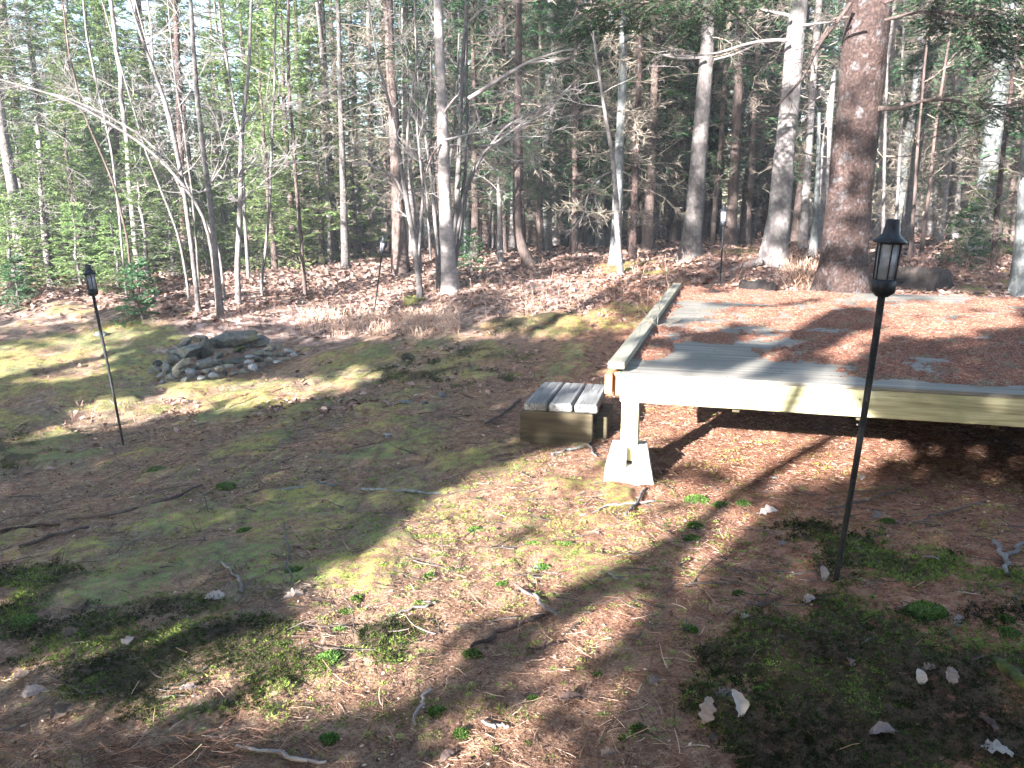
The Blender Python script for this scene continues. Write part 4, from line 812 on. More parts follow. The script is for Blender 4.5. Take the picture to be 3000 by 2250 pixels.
S_ = [([(827, 1444, 9), (890, 1438, 10), (945, 1424, 9), (985, 1430, 7)], BK_BLUE, 'left half of the long dark stick in the shaded moss'),
    ([(1060, 1440, 8), (1130, 1447, 11), (1210, 1452, 12), (1290, 1455, 8)], BK_BLUE, 'thick dark grey stick left of the concrete pier in shade'),
    ([(590, 1430, 7), (500, 1470, 9), (400, 1500, 10), (300, 1520, 10), (195, 1530, 7)], BK_DARK, 'long dark fallen branch curving over the moss at mid left'),
    ([(60, 1615, 11), (150, 1580, 12), (270, 1550, 9)], BK_DARK, 'dark root like stick at the lower left'),
    ([(0, 1570, 12), (90, 1552, 12), (170, 1545, 8)], BK_BIG, 'reddish brown stick at the left edge'),
    ([(610, 1640, 6), (660, 1665, 7), (700, 1700, 8), (712, 1745, 6)], BK_GREY, 'bent grey twig above the pale oak leaf'),
    ([(1140, 1815, 7), (1200, 1795, 8), (1265, 1778, 7)], BK_GREY, 'straight brown stick in the sunlit needles'),
    ([(1768, 1682, 5), (1795, 1698, 6), (1832, 1714, 5)], BK_PALE, 'short curved white stick in the tree shadow'),
    ([(1520, 1728, 9), (1570, 1765, 11), (1632, 1815, 10)], BK_GREY, 'grey barked stick pointing at the camera in the centre foreground'),
    ([(1390, 1905, 12), (1460, 1865, 14), (1530, 1835, 14), (1600, 1818, 10)], BK_BIG, 'half buried reddish root in the centre foreground'),
    ([(1550, 1915, 7), (1600, 1905, 9), (1648, 1892, 7)], BK_BIG, 'short reddish brown stick right of the buried root'),
    ([(690, 2200, 9), (780, 2222, 12), (870, 2240, 14), (960, 2256, 10)], BK_PALE, 'thick bleached stick at the bottom edge left of centre'),
    ([(1700, 1520, 6), (1790, 1490, 7), (1915, 1475, 6)], BK_PALE, 'pale stick in the sun below the concrete pier'),
    ([(1830, 1515, 7), (1870, 1480, 9), (1890, 1440, 8)], BK_GREY, 'short grey stick leaning to the foot of the concrete pier'),
    ([(1420, 1250, 6), (1470, 1222, 8), (1520, 1180, 9)], BK_DARK, 'dark branch end poking out left of the timber step'),
    ([(1690, 1285, 6), (1720, 1300, 7), (1748, 1345, 5)], BK_GREY, 'curved grey twig in front of the timber step'),
    ([(1620, 1340, 6), (1660, 1325, 8), (1720, 1315, 6)], BK_BLUE, 'short dark stick between the step and the pier'),
    ([(2420, 1500, 5), (2500, 1488, 6), (2600, 1455, 6), (2660, 1435, 4)], BK_DARK, 'thin dark twig in the needles right of the near lantern pole'),
    ([(2700, 1530, 5), (2780, 1508, 6), (2880, 1478, 5)], BK_DARK, 'thin dark twig nearer the right edge in the needles'),
    ([(2912, 1592, 11), (2928, 1618, 13), (2944, 1645, 16), (2935, 1690, 12)], BK_GREY, 'thick forked grey stick near the right edge'),
    ([(2944, 1645, 14), (2970, 1622, 12), (3000, 1600, 10)], BK_GREY, 'right arm of the forked grey stick near the right edge'),
    ([(2905, 1950, 26), (2960, 1990, 34), (3010, 2040, 38)], stonemat('mossy_wood', (.012, .016, .006), (.035, .045, .012), (.07, .08, .022)), 'moss covered log end at the right edge'),
    ([(1215, 2130, 8), (1232, 2080, 9), (1255, 2035, 7)], BK_PALE, 'upright pale twig in the needles above the round moss ball'),
    ([(1410, 2128, 9), (1450, 2136, 10), (1495, 2142, 8)], BK_PALE, 'tan chip of wood right of the round moss ball'),
    ([(830, 1480, 6), (838, 1560, 6), (845, 1640, 6), (848, 1720, 4)], BK_GREY, 'thin straight grey twig running towards the camera in the shade')]
for pts, bk, l in S_: px_log('stick', l, 'stick', pts, bk, 'sticks on the clearing floor', sides=8)
def stump(cx, cy, Y, r, h, label, bk):
    p = W(cx, cy, Y); gz = float(height(p[0], p[1])); k = 8; zz = np.linspace(-.1, h, k); P = np.stack([zz * .05, zz * 0, zz], -1)
    me = trunk_mesh(P, np.full(k, r), 'stump', 26, .3, .35); bm = bmesh.new(); bm.from_mesh(me); bm.verts.ensure_lookup_table()
    top = [bm.verts[(k - 1) * 26 + i] for i in range(26)]
    for v in top: v.co.z += random.uniform(-.06, .05) * h * 2
    c = bm.verts.new((sum(v.co.x for v in top) / 26, sum(v.co.y for v in top) / 26, h * .55))
    for i in range(26): bm.faces.new((top[i], top[(i + 1) % 26], c))
    bm.to_mesh(me); bm.free()
    o = link('stump', me, bk, None, (p[0], p[1], gz)); tag(o, label, 'stump')
BLK = bark('rotten_wood', (.006, .005, .005), (.022, .017, .015), (.06, .047, .04), .6, 14, 1.0)
stump(2690, 850, 9.3, .26, .2, 'dark rotting stump behind the platform and the near lantern', BLK)
stump(1212, 815, 11.2, .13, .09, 'mossy stump holding the crooked stem clump', bark('moss_bark', (.03, .03, .012), (.09, .09, .025), (.17, .18, .05), .6, 12, .8))
stump(2215, 846, 9.2, .17, .17, 'low black stump peeking over the back edge of the platform', BLK)
stump(40, 800, 12.8, .11, .35, 'reddish broken stump among the small spruces at the left edge', BK_BIG)
# ------------------------------------------------------------------ moss cushions
MOSSB = leafmat('moss_bright', (.03, .065, .012), (.07, .13, .03), (.15, .23, .06), .15)
mcm, N, L, b = M('moss_cushion'); tcc = N.new('ShaderNodeTexCoord').outputs['Object']
fm = noise(N, L, tcc, 140, 4, .7); L.new(ramp(N, L, fm, [(.35, (.02, .045, .012)), (.5, (.05, .095, .022)), (.66, (.11, .17, .045))]), b.inputs['Base Color']); bump(N, L, b, fm, .8, .008)
MP = [(1349, 2156, 50, 'round bright moss ball at the bottom of the picture'), (2041, 1471, 72, 'flat bright moss cushion below the platform left of two others'), (2109, 1482, 44, 'middle one of three bright moss cushions below the platform'), (2176, 1478, 44, 'right one of three bright moss cushions below the platform'),
      (1046, 1757, 44, 'bright moss cushion in the sunny needles left of centre'), (1010, 1795, 34, 'pale moss cushion just below the bright one left of centre'), (997, 1848, 40, 'moss cushion lower left in the sunny needle strip'), (868, 1682, 74, 'pale green moss cushion at the edge of the shade'), (461, 1383, 60, 'lone bright moss cushion in the left shade'), (664, 1430, 62, 'bright moss cushion left of the long dark stick'),
      (1586, 1668, 50, 'small moss cushion in the tree shadow'), (2018, 1848, 54, 'moss cushion in the lower middle at the edge of the dark moss'), (2164, 1742, 36, 'small moss cushion above the dark moss bed'), (963, 1934, 80, 'dull green moss cushion in the lower left sun'), (1281, 2090, 60, 'ragged bright moss clump beside the upright pale twig'),
      (2027, 1582, 50, 'sunlit moss cushion on the left of the branch shadow'), (2035, 1545, 56, 'sunlit moss cushion just above another by the branch shadow'), (2712, 1800, 130, 'vivid green moss patch in the dark moss at right'), (2945, 1822, 60, 'round moss cushion near the right edge'), (2955, 1860, 70, 'second round moss cushion near the right edge'),
      (965, 2170, 60, 'dark green mossy lump at the bottom left of centre'), (1260, 1690, 36, 'tiny moss cushion at the top of the sunny needles'), (1390, 1555, 44, 'pale moss cushion in the sunny strip left of the pier'), (1230, 1770, 30, 'tiny moss tuft in the middle of the needles'), (1870, 2140, 50, 'small bright moss tuft near the bottom centre'), (1750, 1980, 26, 'tiny bright moss tuft left of the dark bed'), (1820, 2165, 24, 'tiny bright moss tuft at the lower centre'), (1560, 1600, 40, 'faint moss cushion beside the shadow band'), (1660, 1600, 44, 'yellowish moss cushion in the sunniest needles'), (1470, 1715, 34, 'moss tuft near the grey barked stick'), (70, 1830, 90, 'big green moss cushion at the left edge'), (1560, 2050, 30, 'small moss tuft above the bottom edge'), (1385, 1920, 60, 'moss clump beside the buried root'), (720, 1560, 50, 'dull moss cushion in the left shade'), (2600, 1530, 40, 'small green moss spot by the near lantern pole')]
for cx, cy, wp, l in MP:
    p = G(cx, cy); rr_ = SZ(wp, cx, cy, p[1]) / 2 * .85
    bm = bmesh.new(); bmesh.ops.create_icosphere(bm, subdivisions=4, radius=1); P = np.array([v.co for v in bm.verts]); seed = rng.random() * 40
    an = np.arctan2(P[:, 1], P[:, 0]); ww = 1 + .35 * (fbm(np.cos(an) * 1.5 + seed, np.sin(an) * 1.5 + seed, 3) - .5) * 2
    P = P * (1 + .12 * n3(P + seed, 4)[:, None]); P[:, :2] *= ww[:, None]; P = P * rr_ * np.array([1, .8, .5 if 'ball' not in l else .8])
    for v, c in zip(bm.verts, P): v.co = c
    me = bpy.data.meshes.new('moss_cushion'); bm.to_mesh(me); bm.free()
    for f_ in me.polygons: f_.use_smooth = True
    o = link('moss_cushion', me, mcm, None, (p[0], p[1], p[2] + rr_ * .06)); tag(o, l, 'moss', 'moss cushions in the clearing')
    a = Acc(); k = int(500 + 5e4 * rr_ ** 1.2); k = min(k, 4000); i = rng.integers(0, len(P), k); i = i[P[i, 2] > -.1 * rr_]; d = nrm(P[i]) + rng.normal(0, .35, (len(i), 3)) + [0, 0, .3]
    blades(a, P[i] + rng.normal(0, rr_ * .04, (len(i), 3)) - nrm(P[i]) * .002, d, rng.uniform(.004, .010, len(i)) * (1 + rr_ * 6), .0028 * (1 + rr_ * 6), np.repeat(rng.random((len(i), 1)), 3, 1))
    link('tufts', a.mesh('tufts'), MOSSB, o)
# ------------------------------------------------------------------ fallen leaves lying singly in the foreground
LEAFM = leafmat('fallen_leaf', (.08, .055, .045), (.17, .13, .11), (.33, .29, .27), .2)
def leaf(px, py, wp, label, ang=0, tilt=0, stand=0, tint=.7):
    p = G(px, py); Ls = SZ(wp, px, py, p[1]); n = 15; t = np.linspace(0, 1, n); lob = random.choice([.05, .12, .3, .4]); Ls *= .68; cr = rng.normal(0, .03, (n, 5)); cr = (cr + np.roll(cr, 1, 0)) * .8; fold = random.uniform(.1, .7)
    prof = np.sin(np.pi * np.clip(t * .96 + .02, 0, 1)) ** .7 * random.uniform(.26, .42) * (1 + lob * np.cos(t * math.pi * 2 * random.uniform(2.5, 4.2) + random.uniform(0, 6))) + .012
    V = []; col = []
    for i in range(n):
        for j, sgn in enumerate((-1, -.5, 0, .5, 1)):
            x = (t[i] - .5) + abs(sgn) * .05; y = sgn * prof[i]; z = fold * abs(sgn) ** 1.3 * prof[i] + .14 * math.sin(t[i] * 3 + tilt) + cr[i, j]; y *= 1 - fold * .35
            V.append((x * Ls, y * Ls, z * Ls)); col.append([tint + random.uniform(-.12, .12)] * 3)
    I = np.arange(n * 5).reshape(n, 5); q = np.stack([I[:-1, :-1], I[1:, :-1], I[1:, 1:], I[:-1, 1:]], -1).reshape(-1, 4)
    a = Acc(); a.add(V, q, None, np.array(col)); st = np.array([[-.5, 0, .1 * math.sin(tilt)], [-.62, .02, .05], [-.75, .03, .03]]) * Ls; tubes(a, st, np.array([.006, .005, .004]) * Ls, 4, None, False)
    o = link('fallen_leaf', a.mesh('fallen_leaf'), LEAFM, None, (p[0], p[1], p[2] + .012 + (Ls * .32 if stand > .5 else 0))); o.rotation_euler = (tilt * .3 + stand * .25, -stand * 1.1, math.radians(ang)); tag(o, label, 'leaf', 'dry leaves on the clearing floor'); return o
stand_c = 1
for a_ in [(2068, 2120, 120, 'pointed pale leaf standing upright in the dark moss at the lower middle', 60, .3, .95, .8), (2152, 2100, 120, 'largest whitish leaf standing beside the pointed pale one', 100, .5, .9, .92), (2120, 2045, 90, 'curled greyish leaf just behind the two standing leaves', 20, 1.2, .2, .6), (2407, 1705, 70, 'jagged pale leaf standing at the foot of the near lantern pole', 80, .3, .85, .9), (2250, 1508, 85, 'white crumpled leaf above the dark moss bed', 10, .4, .2, .95),
           (2726, 1648, 75, 'torn grey white leaf right of the near lantern pole', 150, .8, .1, .75), (2805, 1830, 80, 'pinkish white curled leaf beside the vivid green moss patch', 40, 1.5, .4, .85), (2583, 2165, 120, 'flat bluish white leaf in the moss near the bottom right', 0, .1, 0, .75), (2922, 2215, 120, 'flat grey leaf in the bottom right corner', 160, .2, 0, .7), (2692, 2010, 70, 'small upright pale leaf in the dark moss at right', 80, .3, .9, .85), (2780, 2010, 85, 'folded tan leaf on edge right of the small upright one', 60, .6, .7, .6),
           (2895, 2140, 100, 'orange brown leaf near the bottom right corner', 110, .4, .4, .3), (2720, 1975, 70, 'flat brown grey leaf above the folded tan leaf', 10, .2, .1, .45), (631, 1762, 88, 'lobed silvery oak leaf in the shade at left', 5, .5, .05, .85), (860, 1755, 80, 'greyish lobed leaf right of the silvery oak leaf', 20, .5, .15, .6), (549, 2026, 75, 'round grey leaf among the short moss at lower left', 0, .1, 0, .65), (375, 1892, 60, 'small white curled leaf at the edge of the lower left sun', 50, .8, .5, .9), (95, 2040, 90, 'pale crumpled leaf near the left edge', 30, .8, .2, .7), (180, 2100, 110, 'reddish brown leaf at the lower left', 70, 1, .2, .25),
           (60, 1990, 70, 'pinkish leaf at the left edge above the pale crumpled one', 20, .8, .3, .4), (1912, 2005, 60, 'small grey leaf tilted in the needles at the lower middle', 30, .8, .3, .55), (1670, 2060, 110, 'tan lobed leaf flat on the sunlit needles', 10, .3, 0, .35), (2090, 2175, 70, 'dark grey leaf under the largest whitish leaf', 50, .3, .1, .3), (2490, 1955, 60, 'grey leaf half sunk in the dark moss', 90, .3, .3, .55), (1310, 2230, 80, 'greyish leaf at the bottom edge left of the centre', 40, .3, .2, .5), (1780, 2225, 70, 'brown leaf at the bottom edge in the centre', 10, .5, .2, .5), (2180, 1822, 50, 'cream leaf in the middle of the needle gap', 20, .5, .4, .85), (2370, 1770, 60, 'pair like torn leaf left of the near lantern foot', 15, .5, .4, .8), (200, 1870, 80, 'brown curled leaf in the dark moss at lower left', 25, .5, .3, .35),
           (2290, 1602, 45, 'small pale leaf right of the white crumpled one', 30, .5, .2, .7), (2570, 1522, 60, 'curled grey leaf in the shaded needles under the platform', 20, .8, .3, .6), (2522, 1405, 50, 'pale leaf near the platform edge shadow', 60, .8, .4, .8), (250, 1790, 60, 'dull leaf under the left moss', 20, .3, .1, .3), (900, 2235, 60, 'small brown leaf above the bleached stick', 80, .4, .3, .4)]:
    leaf(*a_)
# ------------------------------------------------------------------ ground cover (uncountable)
def scat(n, r0, r1, amax=41):
    a = np.radians(rng.uniform(-amax, amax, n)); r = np.exp(rng.uniform(math.log(r0), math.log(r1), n)); x = r * np.sin(a); y = r * np.cos(a); return x, y
def indeck(x, y, m=0):
    lx = (x - D0[0]) * ux[0] + (y - D0[1]) * ux[1]; ly = (x - D0[0]) * uy[0] + (y - D0[1]) * uy[1]
    return (lx > -m) & (lx < DW + m) & (ly > -m) & (ly < DL + m)
def gsurf(x, y):
    """height incl. the fine bumps the sheet has near the camera (conservative)"""
    r = np.hypot(x, y); nf_ = np.clip(1 - r / 14, 0, 1)
    return height(x, y) + nf_ * ((fbm(x * 22, y * 22, 3) - .5) * .022)
def masks(x, y):
    z = height(x, y); a, b_ = project(np.stack([x, y, z], -1)); return field(CARPET, a, b_, x, y), field(HAIRCAP, a, b_, x, y, 2.2), a, b_, z
def gint(px, py):
    d = rayd(px, py); Y = np.full(len(px), 1.2); done = np.zeros(len(px), bool); res = Y.copy()
    for _ in range(110):
        P = np.array([0, 0, CAMZ]) + d * (Y / d[:, 1])[:, None]; hit = (P[:, 2] < height(P[:, 0], P[:, 1])) & ~done; res[hit] = Y[hit] / 1.013; done |= hit; Y = Y * 1.027
    res[~done] = 30; return np.array([0, 0, CAMZ]) + d * (res / d[:, 1])[:, None]
BK_TW2 = bark('twig_dark', (.03, .024, .022), (.10, .082, .075), (.26, .23, .21), 1, 5, .1)
# haircap moss shoots
HC = leafmat('haircap_green', (.022, .028, .012), (.06, .10, .024), (.20, .29, .07), .2)
x, y = scat(270000, 1.5, 9); cm, hm, pa, pb, z = masks(x, y)
kp_ = (rng.random(len(x)) < hm * .9 + .012) & (hm + (rng.random(len(x)) < .015) > .05); x = x[kp_]; y = y[kp_]; z = gsurf(x, y)
n = len(x); S = np.clip(np.hypot(x, y) / 3, .8, 2.2) ** .7; hgt = rng.uniform(.008, .024, n) * S
ac = Acc(); lean = rng.normal(0, .25, (n, 2)); st = np.stack([x, y, z], -1); tip = st + np.stack([lean[:, 0] * hgt, lean[:, 1] * hgt, hgt], -1)
cc = np.clip(.36 + (fbm(x * 5, y * 5, 3) - .5) * 1.9 + rng.normal(0, .22, n), 0, 1)
for k in range(7):
    a = rng.uniform(0, 6.28, n); D = np.stack([np.cos(a), np.sin(a), rng.uniform(.3, 1.1, n)], -1); q = st + (tip - st) * rng.uniform(.3, 1, n)[:, None]
    blades(ac, q, D, .013 * S * rng.uniform(.7, 1.3, n), .0030 * S, np.repeat(np.clip(cc + rng.normal(0, .08, n), 0, 1)[:, None], 3, 1))
tag(link('haircap_moss', ac.mesh('haircap_moss'), HC), 'dark haircap moss with star shaped tips spread over the lower right and lower left ground', 'moss', kind='stuff')
# fine carpet moss
CM = leafmat('carpet_moss', (.08, .10, .022), (.23, .26, .055), (.42, .43, .12), .2)
x, y = scat(260000, 2, 13); cm, hm, pa, pb, z = masks(x, y); kp_ = rng.random(len(x)) < np.clip(cm + (fbm(x * 9, y * 9, 3) - .55) * 3.2, 0, 1) * .8; x = x[kp_]; y = y[kp_]; z = gsurf(x, y) + .012 * np.clip(np.hypot(x, y) / 3, .5, 2); n = len(x)
S = np.clip(np.hypot(x, y) / 3, .8, 3); a = rng.uniform(0, 6.28, n); ac = Acc()
S = S ** .6; blades(ac, np.stack([x, y, z - .003], -1), np.stack([np.cos(a), np.sin(a), rng.uniform(.1, 1, n)], -1), .012 * S * rng.uniform(.5, 1.3, n), .004 * S, np.repeat(np.clip(.45 + (fbm(x * 1.3, y * 1.3, 3) - .5) * 1.6 + rng.normal(0, .16, n), 0, 1)[:, None], 3, 1))
tag(link('carpet_moss', ac.mesh('carpet_moss'), CM), 'low yellow green feather moss creeping over the clearing', 'moss', kind='stuff')
# tiny tufts of bright moss between the needles
n = 2000; qx_ = np.concatenate([rng.normal(1850, 330, 450), rng.uniform(500, 2300, 250), rng.normal(1000, 330, 1300)]); qy_ = np.concatenate([rng.normal(1600, 110, 450), rng.uniform(1650, 2230, 250), rng.normal(1480, 130, 1300)]); P0 = gint(qx_, qy_.clip(1240, 2240))
kp_ = ~indeck(P0[:, 0], P0[:, 1]); P0 = P0[kp_]; n = len(P0); r0 = rng.uniform(.004, .016, n); k = 45; ii = np.repeat(np.arange(n), k); d = nrm(rng.normal(size=(n * k, 3)) * [1, 1, .6] + [0, 0, .25]); d[:, 2] = np.abs(d[:, 2])
ac = Acc(); Q = P0[ii] + d * r0[ii][:, None] * [1.3, 1.3, .6] * rng.uniform(.5, 1, (n * k, 1)); Q[:, 2] = np.maximum(Q[:, 2], gsurf(Q[:, 0], Q[:, 1]) + .001)
blades(ac, Q, d + rng.normal(0, .3, d.shape), rng.uniform(.004, .009, n * k), .0026, np.repeat(np.clip(.55 + .2 * rng.normal(size=n)[ii] + .12 * rng.normal(size=n * k), 0, 1)[:, None], 3, 1))
tag(link('moss_tufts', ac.mesh('moss_tufts'), leafmat('moss_tuft', (.05, .08, .018), (.15, .21, .05), (.32, .38, .12), .2)), 'tiny bright moss tufts sprinkled through the sunlit needles', 'moss', kind='stuff')
# needle litter on the ground
NG = leafmat('ground_needles', (.08, .045, .032), (.32, .19, .13), (.58, .44, .35), .1)
x, y = scat(260000, 1.4, 8); cm, hm, pa, pb, z = masks(x, y); kp_ = (rng.random(len(x)) > hm * .9) & (rng.random(len(x)) > cm * .75); x = x[kp_]; y = y[kp_]; z = gsurf(x, y) + .003 + rng.uniform(0, .006, len(x)); n = len(x)
S = np.clip(np.hypot(x, y) / 3, .8, 2.2); ac = Acc()
blades(ac, np.stack([x, y, z], -1), np.stack([rng.normal(size=n), rng.normal(size=n), rng.normal(0, .15, n)], -1), .017 * S * rng.uniform(.5, 1.6, n), .0016 * S * rng.uniform(.7, 1.4, n), np.repeat(np.clip(rng.normal(.45, .25, n), 0, 1)[:, None], 3, 1))
tag(link('ground_needles', ac.mesh('ground_needles'), NG), 'dry brown needles covering the floor of the clearing', 'litter', kind='stuff')
# long pine needles and stems
x, y = scat(5200, 1.4, 7); cm, hm, pa, pb, z = masks(x, y); kp_ = (rng.random(len(x)) > hm * .8); x = x[kp_]; y = y[kp_]; n = len(x); z = gsurf(x, y) + .008
T = grow(np.stack([x, y, z], -1), nrm(np.stack([rng.normal(size=n), rng.normal(size=n), rng.normal(.02, .08, n)], -1)), rng.uniform(.025, .09, n), 5, .14, 0); T[..., 2] = np.maximum(T[..., 2], height(T[..., 0], T[..., 1]) + .004)
ac = Acc(); tubes(ac, T, np.outer(rng.uniform(.0006, .0018, n), np.linspace(1, .5, 5)), 4, np.repeat(np.clip(rng.normal(.3, .28, (n, 1)), 0, 1), 3, 1), False)
tag(link('twig_litter', ac.mesh('twig_litter'), NG), 'small twigs strewn over the clearing floor', 'twigs', kind='stuff')
x, y = scat(1100, 2.4, 9); n = len(x); kp_ = ~indeck(x, y); x = x[kp_]; y = y[kp_]; n = len(x); z = gsurf(x, y) + .012
T = grow(np.stack([x, y, z], -1), nrm(np.stack([rng.normal(size=n), rng.normal(size=n) * .6, rng.normal(.01, .05, n)], -1)), rng.uniform(.06, .26, n) * np.clip(np.hypot(x, y) / 5, .7, 1.3), 7, .16, 0); T[..., 2] = np.maximum(T[..., 2], height(T[..., 0], T[..., 1]) + .012)
ac = Acc(); tubes(ac, T, np.outer(rng.uniform(.0015, .004, n), np.linspace(1, .4, 7)), 5, None, False)
tag(link('fallen_twigs', ac.mesh('fallen_twigs'), BK_TW2), 'dark fallen twigs scattered over the moss and needles', 'twigs', kind='stuff')
# pale straw heap at the bottom left
n = 520; qx_ = rng.normal(420, 230, n).clip(0, 900); qy_ = rng.normal(2215, 30, n).clip(2110, 2290)
P0 = gint(qx_, qy_); P0[:, 2] += rng.uniform(.005, .035, n)
T = grow(P0, nrm(np.stack([rng.normal(1, .8, n), rng.normal(0, .6, n), rng.normal(.05, .15, n)], -1)), rng.uniform(.03, .11, n), 6, .12, -.02); T[..., 2] = np.maximum(T[..., 2], height(T[..., 0], T[..., 1]) + .004)
ac = Acc(); tubes(ac, T, np.outer(rng.uniform(.0005, .0012, n), np.linspace(1, .6, 6)), 4, np.repeat(np.clip(rng.normal(.3, .2, (n, 1)), 0, 1), 3, 1), False)
tag(link('straw', ac.mesh('straw'), NG), 'pale dry stalks matted along the bottom left edge', 'straw', kind='stuff')
# cones and crumbs
x, y = scat(1500, 1.6, 8); n = len(x); z = gsurf(x, y); V = nrm(rng.normal(size=(n, 8, 3))) ; oc = np.array([[1, 0, 0], [-1, 0, 0], [0, 1, 0], [0, -1, 0], [0, 0, 1], [0, 0, -1]]) * [1.0, .55, .5]
an = rng.uniform(0, 3.14, n); sz_ = rng.uniform(.004, .014, n) * np.clip(np.hypot(x, y) / 4, .8, 1.6); ca, sa = np.cos(an), np.sin(an)
VV = np.stack([(oc[None, :, 0] * ca[:, None] - oc[None, :, 1] * sa[:, None]), (oc[None, :, 0] * sa[:, None] + oc[None, :, 1] * ca[:, None]), np.broadcast_to(oc[None, :, 2], (n, 6))], -1) * sz_[:, None, None] * rng.uniform(.7, 1.3, (n, 6, 1)) + np.stack([x, y, z + sz_ * .4], -1)[:, None]
t = np.array([[0, 2, 4], [2, 1, 4], [1, 3, 4], [3, 0, 4], [2, 0, 5], [1, 2, 5], [3, 1, 5], [0, 3, 5]]); ac = Acc(); ac.add(VV.reshape(-1, 3), None, (t[None] + (np.arange(n) * 6)[:, None, None]).reshape(-1, 3), np.repeat(rng.choice([.05, .1, .2, .9], n)[:, None], 18, 0).reshape(-1, 3)[:n * 6])
tag(link('cones_and_bark_crumbs', ac.mesh('cones_and_bark_crumbs'), NG), 'small cones and bark crumbs dotted over the needles', 'debris', kind='stuff')
# leaf litter under the trees
LL = leafmat('leaf_litter', (.10, .065, .05), (.26, .175, .14), (.46, .345, .29), .15)
x, y = scat(70000, 6.5, 30, 40); z = height(x, y); a, b_ = project(np.stack([x, y, z], -1)); cm = field(CARPET, a, b_, x, y)
den = np.clip((960 - b_ + 25 * (fbm(x * 1.3, y * 1.3, 3) - .5) * 8) / 90, 0, 1) + .10; den = np.maximum(den, ell(a, b_, 650, 1200, 420, 26, .6) * .7); den = np.where(a < 480, np.minimum(den, np.clip((930 - b_) / 40, .08, 1)), den)
kp_ = (rng.random(len(x)) < den * (1 - cm * .8)) & ~indeck(x, y); x = x[kp_]; y = y[kp_]; z = z[kp_]; n = len(x)
s_ = rng.uniform(.018, .045, n) * np.clip(np.hypot(x, y) / 10, .8, 1.5); U = nrm(np.stack([rng.normal(size=n), rng.normal(size=n), rng.normal(0, .35, n)], -1)); Nn = nrm(np.stack([rng.normal(0, .45, n), rng.normal(0, .45, n), np.ones(n)], -1)); S2 = nrm(np.cross(U, Nn)); U = np.cross(Nn, S2)
c = np.stack([x, y, z + .012 + rng.uniform(0, .02, n)], -1); cu = rng.uniform(.1, .5, n)[:, None] * s_[:, None] * Nn; s_ = s_[:, None]
V = np.stack([c - U * s_, c - U * s_ * .2 + S2 * s_ * .6 + cu, c + U * s_ * 1.1, c - U * s_ * .1 - S2 * s_ * .6 + cu * .8, c + U * s_ * .5 + S2 * s_ * .55 + cu, c + U * s_ * .5 - S2 * s_ * .5 + cu], 1)
q = np.array([[0, 1, 4, 2], [0, 2, 5, 3]]); ac = Acc(); ac.add(V.reshape(-1, 3), (q[None] + (np.arange(n) * 6)[:, None, None]).reshape(-1, 4), None, np.repeat(np.clip(rng.normal(.5, .24, n), 0, 1)[:, None], 18, 0).reshape(-1, 3)[:n * 6] if False else np.repeat(np.repeat(np.clip(rng.normal(.5, .24, (n, 1)), 0, 1), 6, 0), 3, 1))
tag(link('leaf_litter', ac.mesh('leaf_litter'), LL), 'pinkish brown fallen leaves covering the wood edge', 'leaves', kind='stuff')
# dry stems and wispy grass
STM = leafmat('dry_stem', (.08, .045, .035), (.19, .11, .08), (.34, .23, .18), .1)
def stems(n, gx0, gx1, gy0, gy1, h0, h1, colr, name, label, rad=.0016, tw=3):
    px_ = rng.uniform(gx0, gx1, n); py_ = rng.uniform(gy0, gy1, n); P = gint(px_, py_); kp = ~indeck(P[:, 0], P[:, 1], .03); P = P[kp]; n = len(P); P[:, 2] -= .01
    T = grow(P, nrm(np.stack([rng.normal(0, .3, n), rng.normal(0, .3, n), np.ones(n)], -1)), rng.uniform(h0, h1, n), 6, .12, 0); a = Acc(); c = np.repeat(np.clip(rng.normal(colr, .2, (n, 1)), 0, 1), 3, 1)
    tubes(a, T, np.outer(np.full(n, rad), np.linspace(1.2, .6, 6)), 3, c, False)
    if tw: s, d, _ = spawn(T, tw, .3, .95, 40); blades(a, s, d, rng.uniform(.03, .1, len(s)), rad * 2.4, np.repeat(c, tw, 0))
    tag(link(name, a.mesh(name), STM if 'stems' in name else NG), label, 'grass' if 'grass' in name else 'stems', kind='stuff')
stems(300, 620, 1200, 850, 990, .08, .34, .35, 'dry_stems', 'dead reddish brown stems rising through the leaves behind the fire ring', .0018)
stems(380, 1250, 2000, 770, 930, .08, .25, .55, 'dry_grass', 'pinkish dry grass between the birch and the platform', .0024)
stems(900, 880, 1350, 920, 985, .06, .18, .85, 'wispy_grass', 'pale wispy grass lying in front of the leaf litter', .0026)
stems(45, 170, 420, 1200, 1265, .06, .15, .6, 'tan_grass', 'dry tan grass tufts at the foot of the left lantern', .0022)
stems(500, 2300, 2500, 780, 850, .1, .3, .5, 'orange_grass', 'rust coloured dry grass at the foot of the massive trunk', .003)
stems(500, 2000, 3000, 690, 840, .1, .35, .7, 'wood_edge_stems', 'dead grey stems on the ground behind the platform', .003)
# dead twig lying on the platform
tp = (1925, 955); d_ = rayd(np.float64(tp[0]), np.float64(tp[1])); tpos = np.array([0, 0, CAMZ]) + d_ * ((DZ + .03 - CAMZ) / d_[2])
T = grow(np.repeat([[0, 0, .0]], 7, 0), nrm(np.stack([rng.normal(0, 1, 7), rng.normal(0, .6, 7), rng.uniform(.05, .9, 7)], -1)), rng.uniform(.12, .3, 7), 6, .1, 0); ac = Acc(); tubes(ac, T, np.outer(np.full(7, .003), np.linspace(1, .4, 6)), 4, None, False)
s_, d, _ = spawn(T, 4, .2, .9, 45); tubes(ac, grow(s_, d, rng.uniform(.03, .07, len(s_)), 3, .1, 0), np.full((len(s_), 3), .0015), 3, None, False)
tag(link('twig', ac.mesh('twig'), BK_DEAD, None, tuple(tpos)), 'small tan dead twig lying on the platform needles near the curb board', 'twig')
